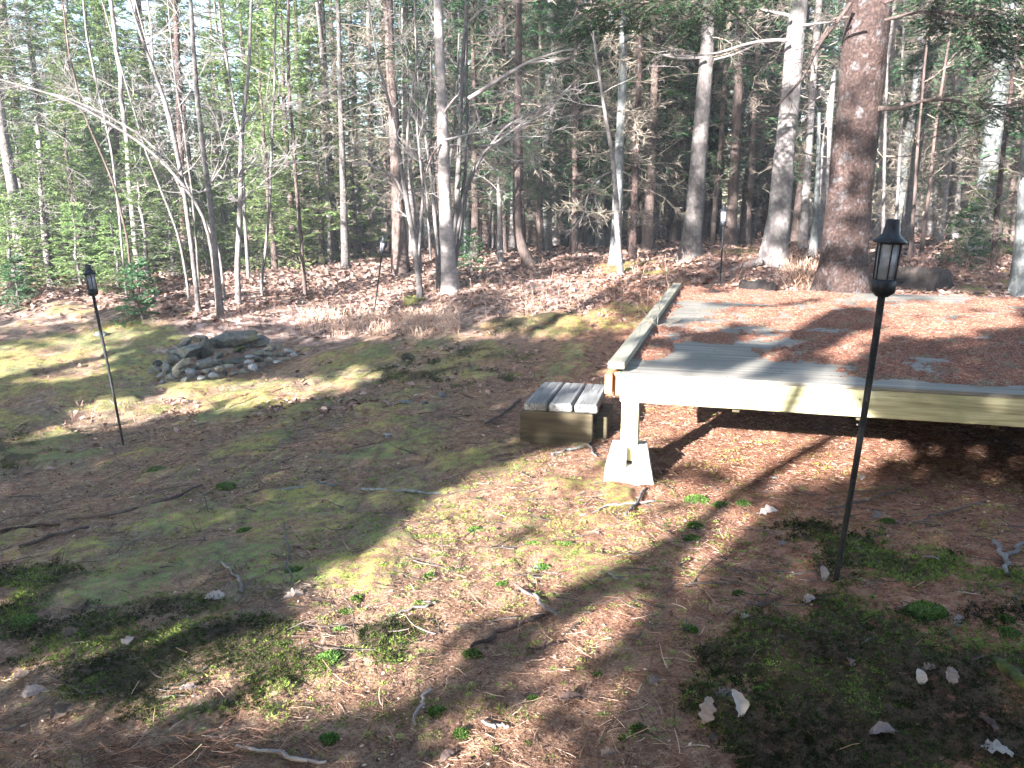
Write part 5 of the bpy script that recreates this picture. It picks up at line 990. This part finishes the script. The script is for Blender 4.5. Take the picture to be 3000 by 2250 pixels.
#__PART4__
BK_POLETW = bark('twig_dead_shaded', (.05, .042, .036), (.14, .12, .098), (.27, .24, .20), 1, 12, .1)  # darker copy of the sunlit dead twigs, toned for shaded wood
# ------------------------------------------------------------------ woods: one of each kind, then copies
def proto_live(H, z0, spread, n, mat_, seed_tint, bark_=BK_DARK, dens=15, deadn=30, sub=12, bl=.10, bw=.019):
    r = empty('spruce_tree', (0, 0, -50), 'tmp', 'tree'); k = 24; z = np.linspace(-.15, H, k); R = np.linspace(.012 * H + .02, .012, k)
    P = np.stack([np.cumsum(rng.normal(0, .012, k)), np.cumsum(rng.normal(0, .012, k)), z], -1); link('trunk', trunk_mesh(P, R, 'trunk', 9, .1, .3), bark_, r)
    zz = z0 + (H - z0) * (np.arange(n) + rng.random(n) * .6) / n; a = np.arange(n) * 2.4 + rng.normal(0, .4, n)
    L = spread * (1 - (zz - z0) / (H - z0) * .93) ** .85 * rng.uniform(.6, 1.12, n) + .05
    b_ = np.stack([np.interp(zz, z, P[:, 0]), np.interp(zz, z, P[:, 1]), zz], -1); up = np.interp(zz, [z0, H], [-.12, .5])
    f = Acc(); wd = Acc(); boughs(f, wd, b_, nrm(np.stack([np.cos(a), np.sin(a), up + rng.normal(0, .08, n)], -1)), L, True, dens, bl, bw, sub, seed_tint, .012, -.03)
    link('crown', f.mesh('crown'), mat_, r); link('branches', wd.mesh('branches'), bark_, r)
    if deadn: d = Acc(); dead_branches(d, P, R, deadn, min(.4, z0), min(H * .6, z0 + 2.5), spread * .6, 6, -.15, 5, .006); link('dead_branches', d.mesh('dead_branches'), BK_POLETW, r)
    return r
def proto_pole(H, rad, bk, nd, L, dz=(.8, 6), live=26, lz=4.5, lL=1.5, tw=None):
    r = empty('spruce_tree', (0, 0, -50), 'tmp', 'tree'); k = 26; z = np.linspace(-.15, H, k); R = np.linspace(rad, rad * .4, k)
    P = np.stack([np.cumsum(rng.normal(0, .015, k)), np.cumsum(rng.normal(0, .015, k)), z], -1); link('trunk', trunk_mesh(P, R, 'trunk', 10, .1, .4), bk, r)
    d = Acc(); dead_branches(d, P, R, nd, dz[0], dz[1], L, 7, -.12, 6, .006); link('dead_branches', d.mesh('dead_branches'), tw or BK_POLETW, r)
    if live:
        zz = rng.uniform(lz, H, live); a = rng.uniform(0, 6.28, live); b_ = np.stack([np.interp(zz, z, P[:, 0]), np.interp(zz, z, P[:, 1]), zz], -1); f = Acc(); wd = Acc()
        boughs(f, wd, b_, nrm(np.stack([np.cos(a), np.sin(a), rng.normal(-.05, .12, live)], -1)), lL * rng.uniform(.6, 1.1, live), True, 14, .10, .02, 12, .4)
        link('crown', f.mesh('crown'), LF_SPR, r); link('branches', wd.mesh('branches'), BK_DARK, r)
    return r
def proto_bare(H, rad, bk, L, n, up):
    r = empty('bare_tree', (0, 0, -50), 'tmp', 'tree'); k = 24; z = np.linspace(-.15, H, k); R = np.linspace(rad, rad * .25, k)
    P = np.stack([np.cumsum(rng.normal(0, .03, k)), np.cumsum(rng.normal(0, .03, k)), z], -1); link('trunk', trunk_mesh(P, R, 'trunk', 7, .08, .2), bk, r)
    d = Acc(); bare_crown(d, P, R, n, .8, H * .95, L, up, 7, 5); link('branches', d.mesh('branches'), BK_TWIG, r); return r
protos = {
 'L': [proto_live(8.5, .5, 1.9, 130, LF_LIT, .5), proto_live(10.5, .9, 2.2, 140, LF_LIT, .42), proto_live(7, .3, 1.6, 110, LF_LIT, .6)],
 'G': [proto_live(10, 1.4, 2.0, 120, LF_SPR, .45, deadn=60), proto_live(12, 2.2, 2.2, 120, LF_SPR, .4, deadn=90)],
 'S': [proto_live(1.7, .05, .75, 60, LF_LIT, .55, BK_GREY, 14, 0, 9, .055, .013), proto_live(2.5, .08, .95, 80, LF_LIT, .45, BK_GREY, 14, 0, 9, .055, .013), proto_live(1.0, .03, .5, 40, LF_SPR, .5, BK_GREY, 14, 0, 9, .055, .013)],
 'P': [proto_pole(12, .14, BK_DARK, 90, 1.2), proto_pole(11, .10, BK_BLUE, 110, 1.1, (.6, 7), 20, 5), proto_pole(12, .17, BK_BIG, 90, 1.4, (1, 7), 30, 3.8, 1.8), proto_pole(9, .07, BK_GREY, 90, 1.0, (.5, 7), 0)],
 'Y': [proto_pole(11, .12, BK_GREY, 120, 1.6, (.5, 9), 14, 6, 1.4, BK_DEAD), proto_pole(10, .09, BK_PALE, 120, 1.5, (.5, 8), 0, tw=BK_DEAD)],
 'B': [proto_bare(8, .05, BK_GREY, 1.1, 22, .5), proto_bare(9, .06, BK_PALE, 1.0, 20, .6), proto_bare(6, .035, BK_GREY, .9, 20, .4)]}
first = {}
def plant(kind, px, Y, sc, label, group=None, var=None, rz=None):
    i = rng.integers(0, len(protos[kind])) if var is None else var
    p = W(px, 700, Y); z = float(height(p[0], p[1])); pr = protos[kind][i]; rz = rng.uniform(0, 6.28) if rz is None else rz
    if (kind, i) not in first: first[(kind, i)] = 1; pr.location = (p[0], p[1], z); pr.rotation_euler = (0, 0, rz); pr.scale = (sc,) * 3; r = pr; r['label'] = label; r['group'] = group or ''; 
    else: r = dup(pr, (p[0], p[1], z), rz, sc, label, group)
    if group: r['group'] = group
    elif 'group' in r: del r['group']
    return r
# small spruces, each told apart
for px, Y, sc, v, l in [(30, 13.2, .9, 0, 'small bright spruce touching the left edge of the clearing'), (130, 13.6, 1.0, 1, 'small full spruce right of the reddish stump'), (225, 13.4, .8, 0, 'little spruce behind the left lantern cap'), (330, 12.6, .7, 0, 'low spruce sapling right of the left lantern cap'), (420, 13.2, .9, 1, 'yellow green spruce sapling above the leaf covered bank'),
                        (500, 13.8, .8, 1, 'spruce sapling left of the grey curving sapling'), (70, 15, 1.2, 1, 'taller young spruce behind the small ones at the left edge'), (280, 15.2, 1.1, 1, 'young spruce in the second row behind the left lantern'), (395, 10.6, .75, 2, 'bluish spruce seedling standing in the clearing right of the left lantern'), (600, 14.4, .9, 0, 'short spruce between the curving sapling and the tallest pale sapling'), (790, 15.5, 1.0, 1, 'low spruce right of the forked white sapling'), (2830, 10.4, .75, 2, 'small spruce tuft behind the platform at right'),
                        (2890, 11.6, .7, 0, 'young spruce at the foot of the dark blue grey spruce'), (1385, 13.3, .7, 2, 'small dark spruce behind the right of the birch'), (30, 11.6, .7, 2, 'dark spruce seedling above the fallen limb at the left edge')]:
    plant('S', px, Y, sc, l, None, v)
# green spruces of the left and middle wood
for i, (px, Y, sc, v) in enumerate([(40, 16.5, .85, 2), (150, 17, .62, 0), (255, 16, .7, 2), (360, 18, .78, 1), (450, 16.5, .6, 2), (420, 21, .66, 0), (310, 23, .8, 1), (760, 17.5, .78, 0), (660, 17, .66, 2), (860, 15.5, .78, 2), (905, 17.5, .9, 0), (1000, 19, .75, 1), (1040, 16.5, .55, 2), (-60, 18, .9, 1), (-160, 15, .9, 0), (960, 22, .8, 0), (790, 23, .7, 1), (545, 20, .7, 0), (200, 21, .62, 1), (60, 24, .85, 0), (640, 24, .62, 0), (1110, 24, .7, 1), (90, 19, 1.0, 1), (330, 20.5, .95, 0), (230, 14.6, .55, 2), (480, 19, 1.0, 1), (380, 15.5, .6, 0), (580, 18.5, .8, 0), (700, 20, .85, 1), (940, 15.8, .62, 2), (830, 20, .95, 1), (-20, 20, 1.0, 0), (160, 22, .95, 1), (1060, 20.5, .95, 0), (800, 14.6, .5, 0), (1150, 19, .8, 1)]):
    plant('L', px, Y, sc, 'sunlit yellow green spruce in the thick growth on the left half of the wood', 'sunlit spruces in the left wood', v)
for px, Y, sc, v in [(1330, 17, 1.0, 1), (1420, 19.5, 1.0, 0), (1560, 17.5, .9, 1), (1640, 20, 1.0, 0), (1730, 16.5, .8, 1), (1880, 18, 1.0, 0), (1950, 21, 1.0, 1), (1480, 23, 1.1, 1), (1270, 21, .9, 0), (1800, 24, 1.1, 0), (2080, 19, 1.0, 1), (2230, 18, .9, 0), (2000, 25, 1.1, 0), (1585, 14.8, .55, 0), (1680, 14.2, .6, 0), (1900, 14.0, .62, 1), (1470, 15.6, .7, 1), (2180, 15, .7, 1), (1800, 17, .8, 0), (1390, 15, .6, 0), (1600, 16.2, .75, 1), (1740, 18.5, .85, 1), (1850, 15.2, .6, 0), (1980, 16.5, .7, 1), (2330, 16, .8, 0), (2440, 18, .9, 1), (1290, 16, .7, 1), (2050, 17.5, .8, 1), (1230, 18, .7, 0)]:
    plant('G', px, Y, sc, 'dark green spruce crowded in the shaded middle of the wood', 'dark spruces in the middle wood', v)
for px, Y, sc, v in [(2960, 14.5, .8, 1), (3080, 12.5, .8, 0), (2750, 19, .9, 0), (2650, 17.5, .7, 0), (2880, 22, 1.0, 1), (2520, 21, 1, 0), (3150, 18, 1, 1)]:
    plant('G', px, Y, sc, 'green spruce behind the bright dry boughs on the right', 'green spruces in the right wood', v)
def row(kind, n, x0, x1, Y0, Y1, s0, s1, label, group):
    for i in range(n):
        px = x0 + (x1 - x0) * (i + rng.random()) / n; plant(kind, px, rng.uniform(Y0, Y1), rng.uniform(s0, s1), label, group)
row('P', 22, 1330, 2450, 15.5, 24, .75, 1.1, 'dark spruce pole with dead lower twigs in the middle of the wood', 'dark poles in the middle wood')
row('P', 12, 2480, 3250, 15, 25, .7, 1.1, 'dim spruce pole with dead twigs in the right part of the wood', 'poles in the right wood')
row('Y', 24, 2450, 3200, 13.5, 21, .7, 1.05, 'dry grey tree full of sunlit dead boughs in the right part of the wood', 'sunlit dry trees in the right wood')
row('Y', 9, -200, 1150, 15, 22, .55, .85, 'dry grey tree full of dead boughs in the left part of the wood', 'dry trees in the left wood')
row('Y', 6, 1350, 2100, 14, 18, .5, .8, 'small dry tree with brown twig tiers in the middle of the wood', 'dry trees in the middle wood')
row('B', 9, -200, 1300, 13, 20, .8, 1.15, 'slim bare sapling in the left thicket', 'bare saplings in the left thicket')
row('B', 5, 1350, 2400, 13, 17, .6, .9, 'slim bare sapling among the dark trunks of the middle wood', 'bare saplings in the middle wood')
row('P', 30, 1100, 3300, 25, 40, .9, 1.15, 'far trunk in the depth of the wood', 'far trunks in the depth of the wood')
row('G', 16, 1200, 3500, 26, 40, .8, 1.2, 'far dark spruce deep in the wood', 'far spruces deep in the wood')
row('L', 12, -400, 1200, 26, 38, .3, .52, 'far pale green spruce behind the left thicket', 'far spruces behind the left thicket')
# the far wood that reads as one mass
ac = Acc(); n = 60000; a = np.radians(rng.uniform(-44, 44, n)); r_ = rng.uniform(42, 62, n); z_ = rng.random(n) ** 1.1; top = 3.5 + 7.5 * fbm(a * 9 + 4, r_ * .1, 3) + np.where(np.degrees(a) > -3, 5, -4.5)
P0 = np.stack([r_ * np.sin(a), r_ * np.cos(a), .8 + z_ * top], -1); blades(ac, P0, rng.normal(size=(n, 3)), rng.uniform(.3, .8, n), .22, np.repeat(np.clip(rng.normal(.45, .2, (n, 1)), 0, 1), 3, 1))
tag(link('distant_woods', ac.mesh('distant_woods'), leafmat('distant_mix_sunlit', (.10, .13, .06), (.30, .28, .20), (.62, .56, .46), .2)), 'distant wooded background closing the view', 'woods', kind='stuff')  # pale tones put sunlit speckle into the colour of the far foliage
# ------------------------------------------------------------------ unseen trees behind the camera, crowns shaped to cast the wanted shade
Hh = np.array([math.sin(AZ), math.cos(AZ)]); Ll = np.array([math.cos(AZ), -math.sin(AZ)]); TE = math.tan(EL); S0 = -6.0
def inpoly(px, py, poly):
    ins = np.zeros(px.shape, bool); j = len(poly) - 1
    for i in range(len(poly)):
        xi, yi = poly[i]; xj, yj = poly[j]; c = ((yi > py) != (yj > py)) & (px < (xj - xi) * (py - yi) / (yj - yi + 1e-9) + xi); ins ^= c; j = i
    return ins
LIT = [[(-50, 1010), (420, 985), (430, 1040), (300, 1120), (-50, 1150)], [(930, 1690), (1200, 1540), (1340, 1430), (1560, 1340), (1700, 1300), (1780, 1180), (1800, 1060), (2000, 850), (2600, 850), (2600, 1000), (2480, 1100), (2560, 1280), (2700, 1255), (2760, 1300), (2520, 1370), (2400, 1440), (2240, 1520), (2120, 1640), (2000, 1850), (1850, 2060), (1700, 2260), (800, 2260), (600, 2150), (300, 2100), (180, 2000), (250, 1900), (420, 1840), (800, 1850), (1000, 1760)],
       [(150, 1310), (300, 1280), (620, 1215), (900, 1190), (1130, 1130), (1160, 1090), (900, 1110), (560, 1125), (330, 1190), (160, 1270)], [(60, 960), (360, 900), (340, 850), (200, 850), (30, 900)],
       [(1480, 880), (1700, 800), (1950, 740), (2100, 770), (1850, 850), (1600, 900)], [(600, 960), (1100, 930), (1300, 830), (900, 800), (560, 860)], [(0, 1790), (250, 1740), (330, 1700), (0, 1740)], [(2600, 860), (3000, 880), (3000, 960), (2800, 1010), (2600, 990)], [(1380, 1010), (1560, 900), (1780, 860), (1700, 960)]]
DARK = [[(2570, 1115), (3010, 1130), (3010, 1300), (2640, 1270)], [(1480, 950), (1790, 990), (1790, 1240), (1760, 1300), (1500, 1310)], [(1220, 2180), (1340, 2020), (1500, 1890), (1640, 1790), (1830, 1700), (1950, 1630), (2060, 1560), (2070, 1572), (1970, 1665), (1850, 1740), (1690, 1815), (1550, 1920), (1440, 2030), (1290, 2220)], [(1780, 1900), (1850, 1830), (1960, 1830), (1960, 1960), (1850, 1990)], [(840, 2260), (900, 2120), (1150, 2030), (1240, 2080), (1100, 2200)], [(350, 1900), (520, 1960), (560, 2080), (350, 2040)],
        [(2000, 1090), (2100, 1000), (2160, 960), (2200, 990), (2130, 1080)], [(2250, 1120), (2330, 1020), (2400, 960), (2560, 900), (2600, 940), (2440, 1010), (2360, 1110)]]
cell = .07
uu = np.arange(-17, 13, cell); zz_ = np.arange(1.2, 11.5, cell); UU, ZZ = np.meshgrid(uu, zz_); UU = UU.ravel(); ZZ = ZZ.ravel()
hit = np.zeros(len(UU), bool); HP = np.zeros((len(UU), 3)); s_c = np.full(len(UU), S0 + .5)
for _ in range(150):
    xy = UU[:, None] * Ll[None] + s_c[:, None] * Hh[None]; z = ZZ - (s_c - S0) * TE
    g_ = hfast(xy[:, 0], xy[:, 1]); dk = indeck(xy[:, 0], xy[:, 1]) & (z < DZ + .02)
    fz = (xy[:, 1] > 13.5) & (s_c > 6)
    nh = ((z < g_) | dk | fz) & ~hit; HP[nh] = np.stack([xy[nh, 0], xy[nh, 1], z[nh]], -1); hit |= nh; s_c += .2
HP[~hit] = (0, 40, 1)
px_, py_ = project(HP); jx = px_ + (fbm(UU * 3, ZZ * 6, 3) - .5) * 90; jy = py_ + (fbm(UU * 3 + 50, ZZ * 6, 3) - .5) * 60
inview = (HP[:, 1] > .9) & (px_ > -250) & (px_ < 3250) & (py_ < 2500)
lit = np.zeros(len(UU))
for p in LIT: lit = np.maximum(lit, inpoly(jx, jy, p))
for p in DARK: lit = np.where(inpoly(jx, jy, p), 0, lit)
lit = np.where((lit > 0) & (fbm(UU * 5 + 4, ZZ * 10 + 8, 3) < .29), .5, lit)
far = HP[:, 1] > 13.2
frac = np.interp(px_, [0, 900, 1200, 1450, 2000, 2300, 2600, 3000], [.95, .92, .70, .38, .36, .5, .95, .95])
lit = np.where(far, (fbm(UU * 2.6, ZZ * 2.8, 3) < .25 + frac * .5).astype(float), lit)
mid = (~far) & (py_ < 1000) & (HP[:, 1] > 7); lit = np.where(mid & (lit == 0), (fbm(UU * 2.4 + 9, ZZ * 5 + 3, 3) < .44) * .9, lit)
lit = np.where(~inview & ~far, .1, lit)
shade = 1 - lit
cov = .0064; per = cell * cell / cov * 5.0
cnt = rng.poisson(np.clip(shade, 0, 1) * per * np.where(far | mid, 1, 1.9)); idx = np.repeat(np.arange(len(UU)), cnt); n = len(idx)
u_ = UU[idx] + rng.uniform(-.5, .5, n) * cell; zp = ZZ[idx] + rng.uniform(-.5, .5, n) * cell; off = rng.normal(0, .9, n).clip(-1.8, 1.8)
xy = u_[:, None] * Ll + (S0 + off)[:, None] * Hh; Z = zp - off * TE
Pc = np.stack([xy[:, 0], xy[:, 1], Z], -1)
tu = np.array([-15, -12, -9.4, -6.9, -4.6, -2.3, .4, 2.9, 5.6, 8.6, 11.4]); own = np.abs(u_[:, None] - tu[None]).argmin(1)
for i, u0 in enumerate(tu):
    k = own == i; b0 = np.array([u0 * Ll[0] + (S0 - .6) * Hh[0], u0 * Ll[1] + (S0 - .6) * Hh[1]]); gz = float(height(*b0)); base = np.array([b0[0], b0[1], gz])
    r = empty('spruce_tree', base, 'unseen spruce behind the viewer with its crown shaped to shade the clearing', 'tree', 'spruces shading the clearing from behind the viewer')
    a = Acc(); Q = Pc[k] - base; D = rng.normal(size=Q.shape) * [1, 1, .45]
    blades(a, Q - nrm(D) * .08, D, rng.uniform(.13, .25, len(Q)), rng.uniform(.05, .085, len(Q)), np.repeat(np.clip(rng.normal(.45, .18, (len(Q), 1)), 0, 1), 3, 1)); link('crown', a.mesh('crown'), LF_SPR, r)
    if i % 2 == 0:
        kk = 20; z = np.linspace(-.2, 10.5, kk); link('trunk', trunk_mesh(np.stack([z * .01, z * .005, z], -1), np.linspace(.13, .05, kk), 'trunk', 10, .1, .3), BK_DARK, r)
    m_ = rng.choice(len(Q), min(160, len(Q)), False); T = np.stack([np.zeros((len(m_), 3)) + [[0, 0, 1]] * Q[m_, 2:3] * .98, Q[m_] * [.5, .5, 1] , Q[m_]], 1); wd = Acc()
    if i % 2 == 0: tubes(wd, T[:40], np.outer(np.full(min(40, len(T)), .012), [1, .7, .3]), 4, None, False); link('branches', wd.mesh('branches'), BK_DARK, r)
# limbs whose thin shadows cross the needles and the platform
def shadow_limb(pts, name='limb'):
    pp = []
    for x, y, wcm in pts:
        d = rayd(np.float64(x), np.float64(y)); p = G(x, y)
        t = (DZ - CAMZ) / d[2] if d[2] < 0 else -1; pd = np.array([0, 0, CAMZ]) + d * max(t, 0)
        if t > 0 and indeck(pd[0], pd[1]) and pd[1] < p[1]: p = pd
        u = p[:2] @ Ll; s = p[:2] @ Hh; pp.append([u * Ll[0] + S0 * Hh[0], u * Ll[1] + S0 * Hh[1], p[2] + (s - S0) * TE, wcm / 200])
    pp = np.array(pp); q = smooth(wobpts(pp, 20), 1); a = Acc(); tubes(a, q[:, :3] - base, q[:, 3], 6); link(name, a.mesh(name), BK_DARK, r)
for pts in ([(1640, 1790, 18), (1900, 1645, 12), (2060, 1530, 10), (2230, 1400, 10), (2440, 1280, 9), (2520, 1230, 8)], [(1900, 1900, 12), (1960, 1740, 8), (1970, 1640, 7), (1990, 1600, 7)],
            [(2130, 1120, 13), (2190, 1060, 13), (2290, 1010, 12), (2390, 950, 12), (2480, 900, 10)], [(2260, 1120, 14), (2400, 1030, 13), (2560, 930, 12)], [(1880, 1060, 8), (2050, 1075, 9), (2150, 1080, 10)], [(1900, 1000, 8), (2000, 1010, 9), (2130, 980, 9), (2300, 975, 9)], [(1960, 960, 8), (2100, 1010, 10), (2200, 1050, 11)], [(2080, 890, 9), (2250, 900, 10), (2420, 880, 10)]):
    shadow_limb(pts)

# ------------------------------------------------------------------ say which one each background tree is
LM = [(20, 'the left edge'), (135, 'the sunlit barkless snag'), (262, 'the left lantern'), (372, 'the thin dark leaning stem'), (574, 'the grey curving sapling'), (645, 'the tallest pale sapling'), (705, 'the forked white sapling'), (775, 'the thin pinkish sapling'), (885, 'the slim lone dark sapling'), (1015, 'the fat pale log'), (1110, 'the small distant lantern'), (1172, 'the dark rough trunk'), (1228, 'the crooked stem clump'), (1314, 'the white birch'), (1395, 'the many stemmed shrub'), (1466, 'the short broken snag'), (1545, 'the curved foot tree'), (1812, 'the slim leaning sapling'), (1690, 'the dry twig tiers'), (1915, 'the thick dark trunk'), (2025, 'the straight grey spruce'), (2115, 'the far lantern'), (2270, 'the leaning pale spruce'), (2400, 'the splintered pale snag'), (2475, 'the massive trunk'), (2590, 'the near lantern'), (2700, 'the wavy dark sapling'), (2800, 'the sunlit pale trunk'), (2870, 'the dark blue grey spruce'), (2975, 'the right edge')]
SHORT = {'sunlit spruces in the left wood': 'sunlit yellow green spruce', 'dark spruces in the middle wood': 'dark green spruce', 'green spruces in the right wood': 'green spruce', 'dark poles in the middle wood': 'dark spruce pole with dead twigs', 'poles in the right wood': 'dim spruce pole', 'sunlit dry trees in the right wood': 'dry tree full of dead boughs', 'dry trees in the left wood': 'dry grey tree of dead boughs', 'dry trees in the middle wood': 'small dry brown twigged tree', 'bare saplings in the left thicket': 'slim bare sapling', 'bare saplings in the middle wood': 'slim bare sapling'}
buckets = {}
for o in list(C.objects):
    gname = o.get('group')
    if o.parent is None and gname in SHORT:
        a, b_ = project(np.array(o.location) + [0, 0, 1.0]); a = float(a)
        if not (0 < a < 3000): o['group'] = 'trees standing beyond the sides of the view'; o['label'] = 'tree of the wood standing beyond the side of the view'; continue
        lm = min(LM, key=lambda t: abs(t[0] - a)); side = 'just left of' if a < lm[0] - 14 else 'just right of' if a > lm[0] + 14 else 'behind'
        if 'edge' in lm[1]: side = 'beside'
        buckets.setdefault((SHORT[gname], side, lm[1]), []).append(o)
ORD = ['nearest', 'second nearest', 'third nearest', 'fourth nearest', 'fifth nearest', 'sixth nearest', 'seventh nearest', 'eighth nearest']
for (k, sd_, lm), os_ in buckets.items():
    os_.sort(key=lambda o: o.location.y)
    for i, o in enumerate(os_): o['label'] = (ORD[min(i, 7)] + ' ' if len(os_) > 1 else '') + k + ' ' + sd_ + ' ' + lm
# ------------------------------------------------------------------ volume added to imitate the bluish veil of lens flare
bm = beveled_box((150, 110, 32), 0); me = bpy.data.meshes.new('flare_veil'); bm.to_mesh(me); bm.free()
hz = link('flare_veil', me, None, None, (0, 25, 12)); tag(hz, kind='stuff')
m = bpy.data.materials.new('flare_veil'); m.use_nodes = True; N = m.node_tree.nodes; N.remove(N['Principled BSDF'])
v = N.new('ShaderNodeVolumePrincipled'); v.inputs['Density'].default_value = .0022; v.inputs['Color'].default_value = (.76, .87, 1, 1); v.inputs['Anisotropy'].default_value = 0.0
m.node_tree.links.new(v.outputs[0], N['Material Output'].inputs['Volume']); me.materials.append(m)
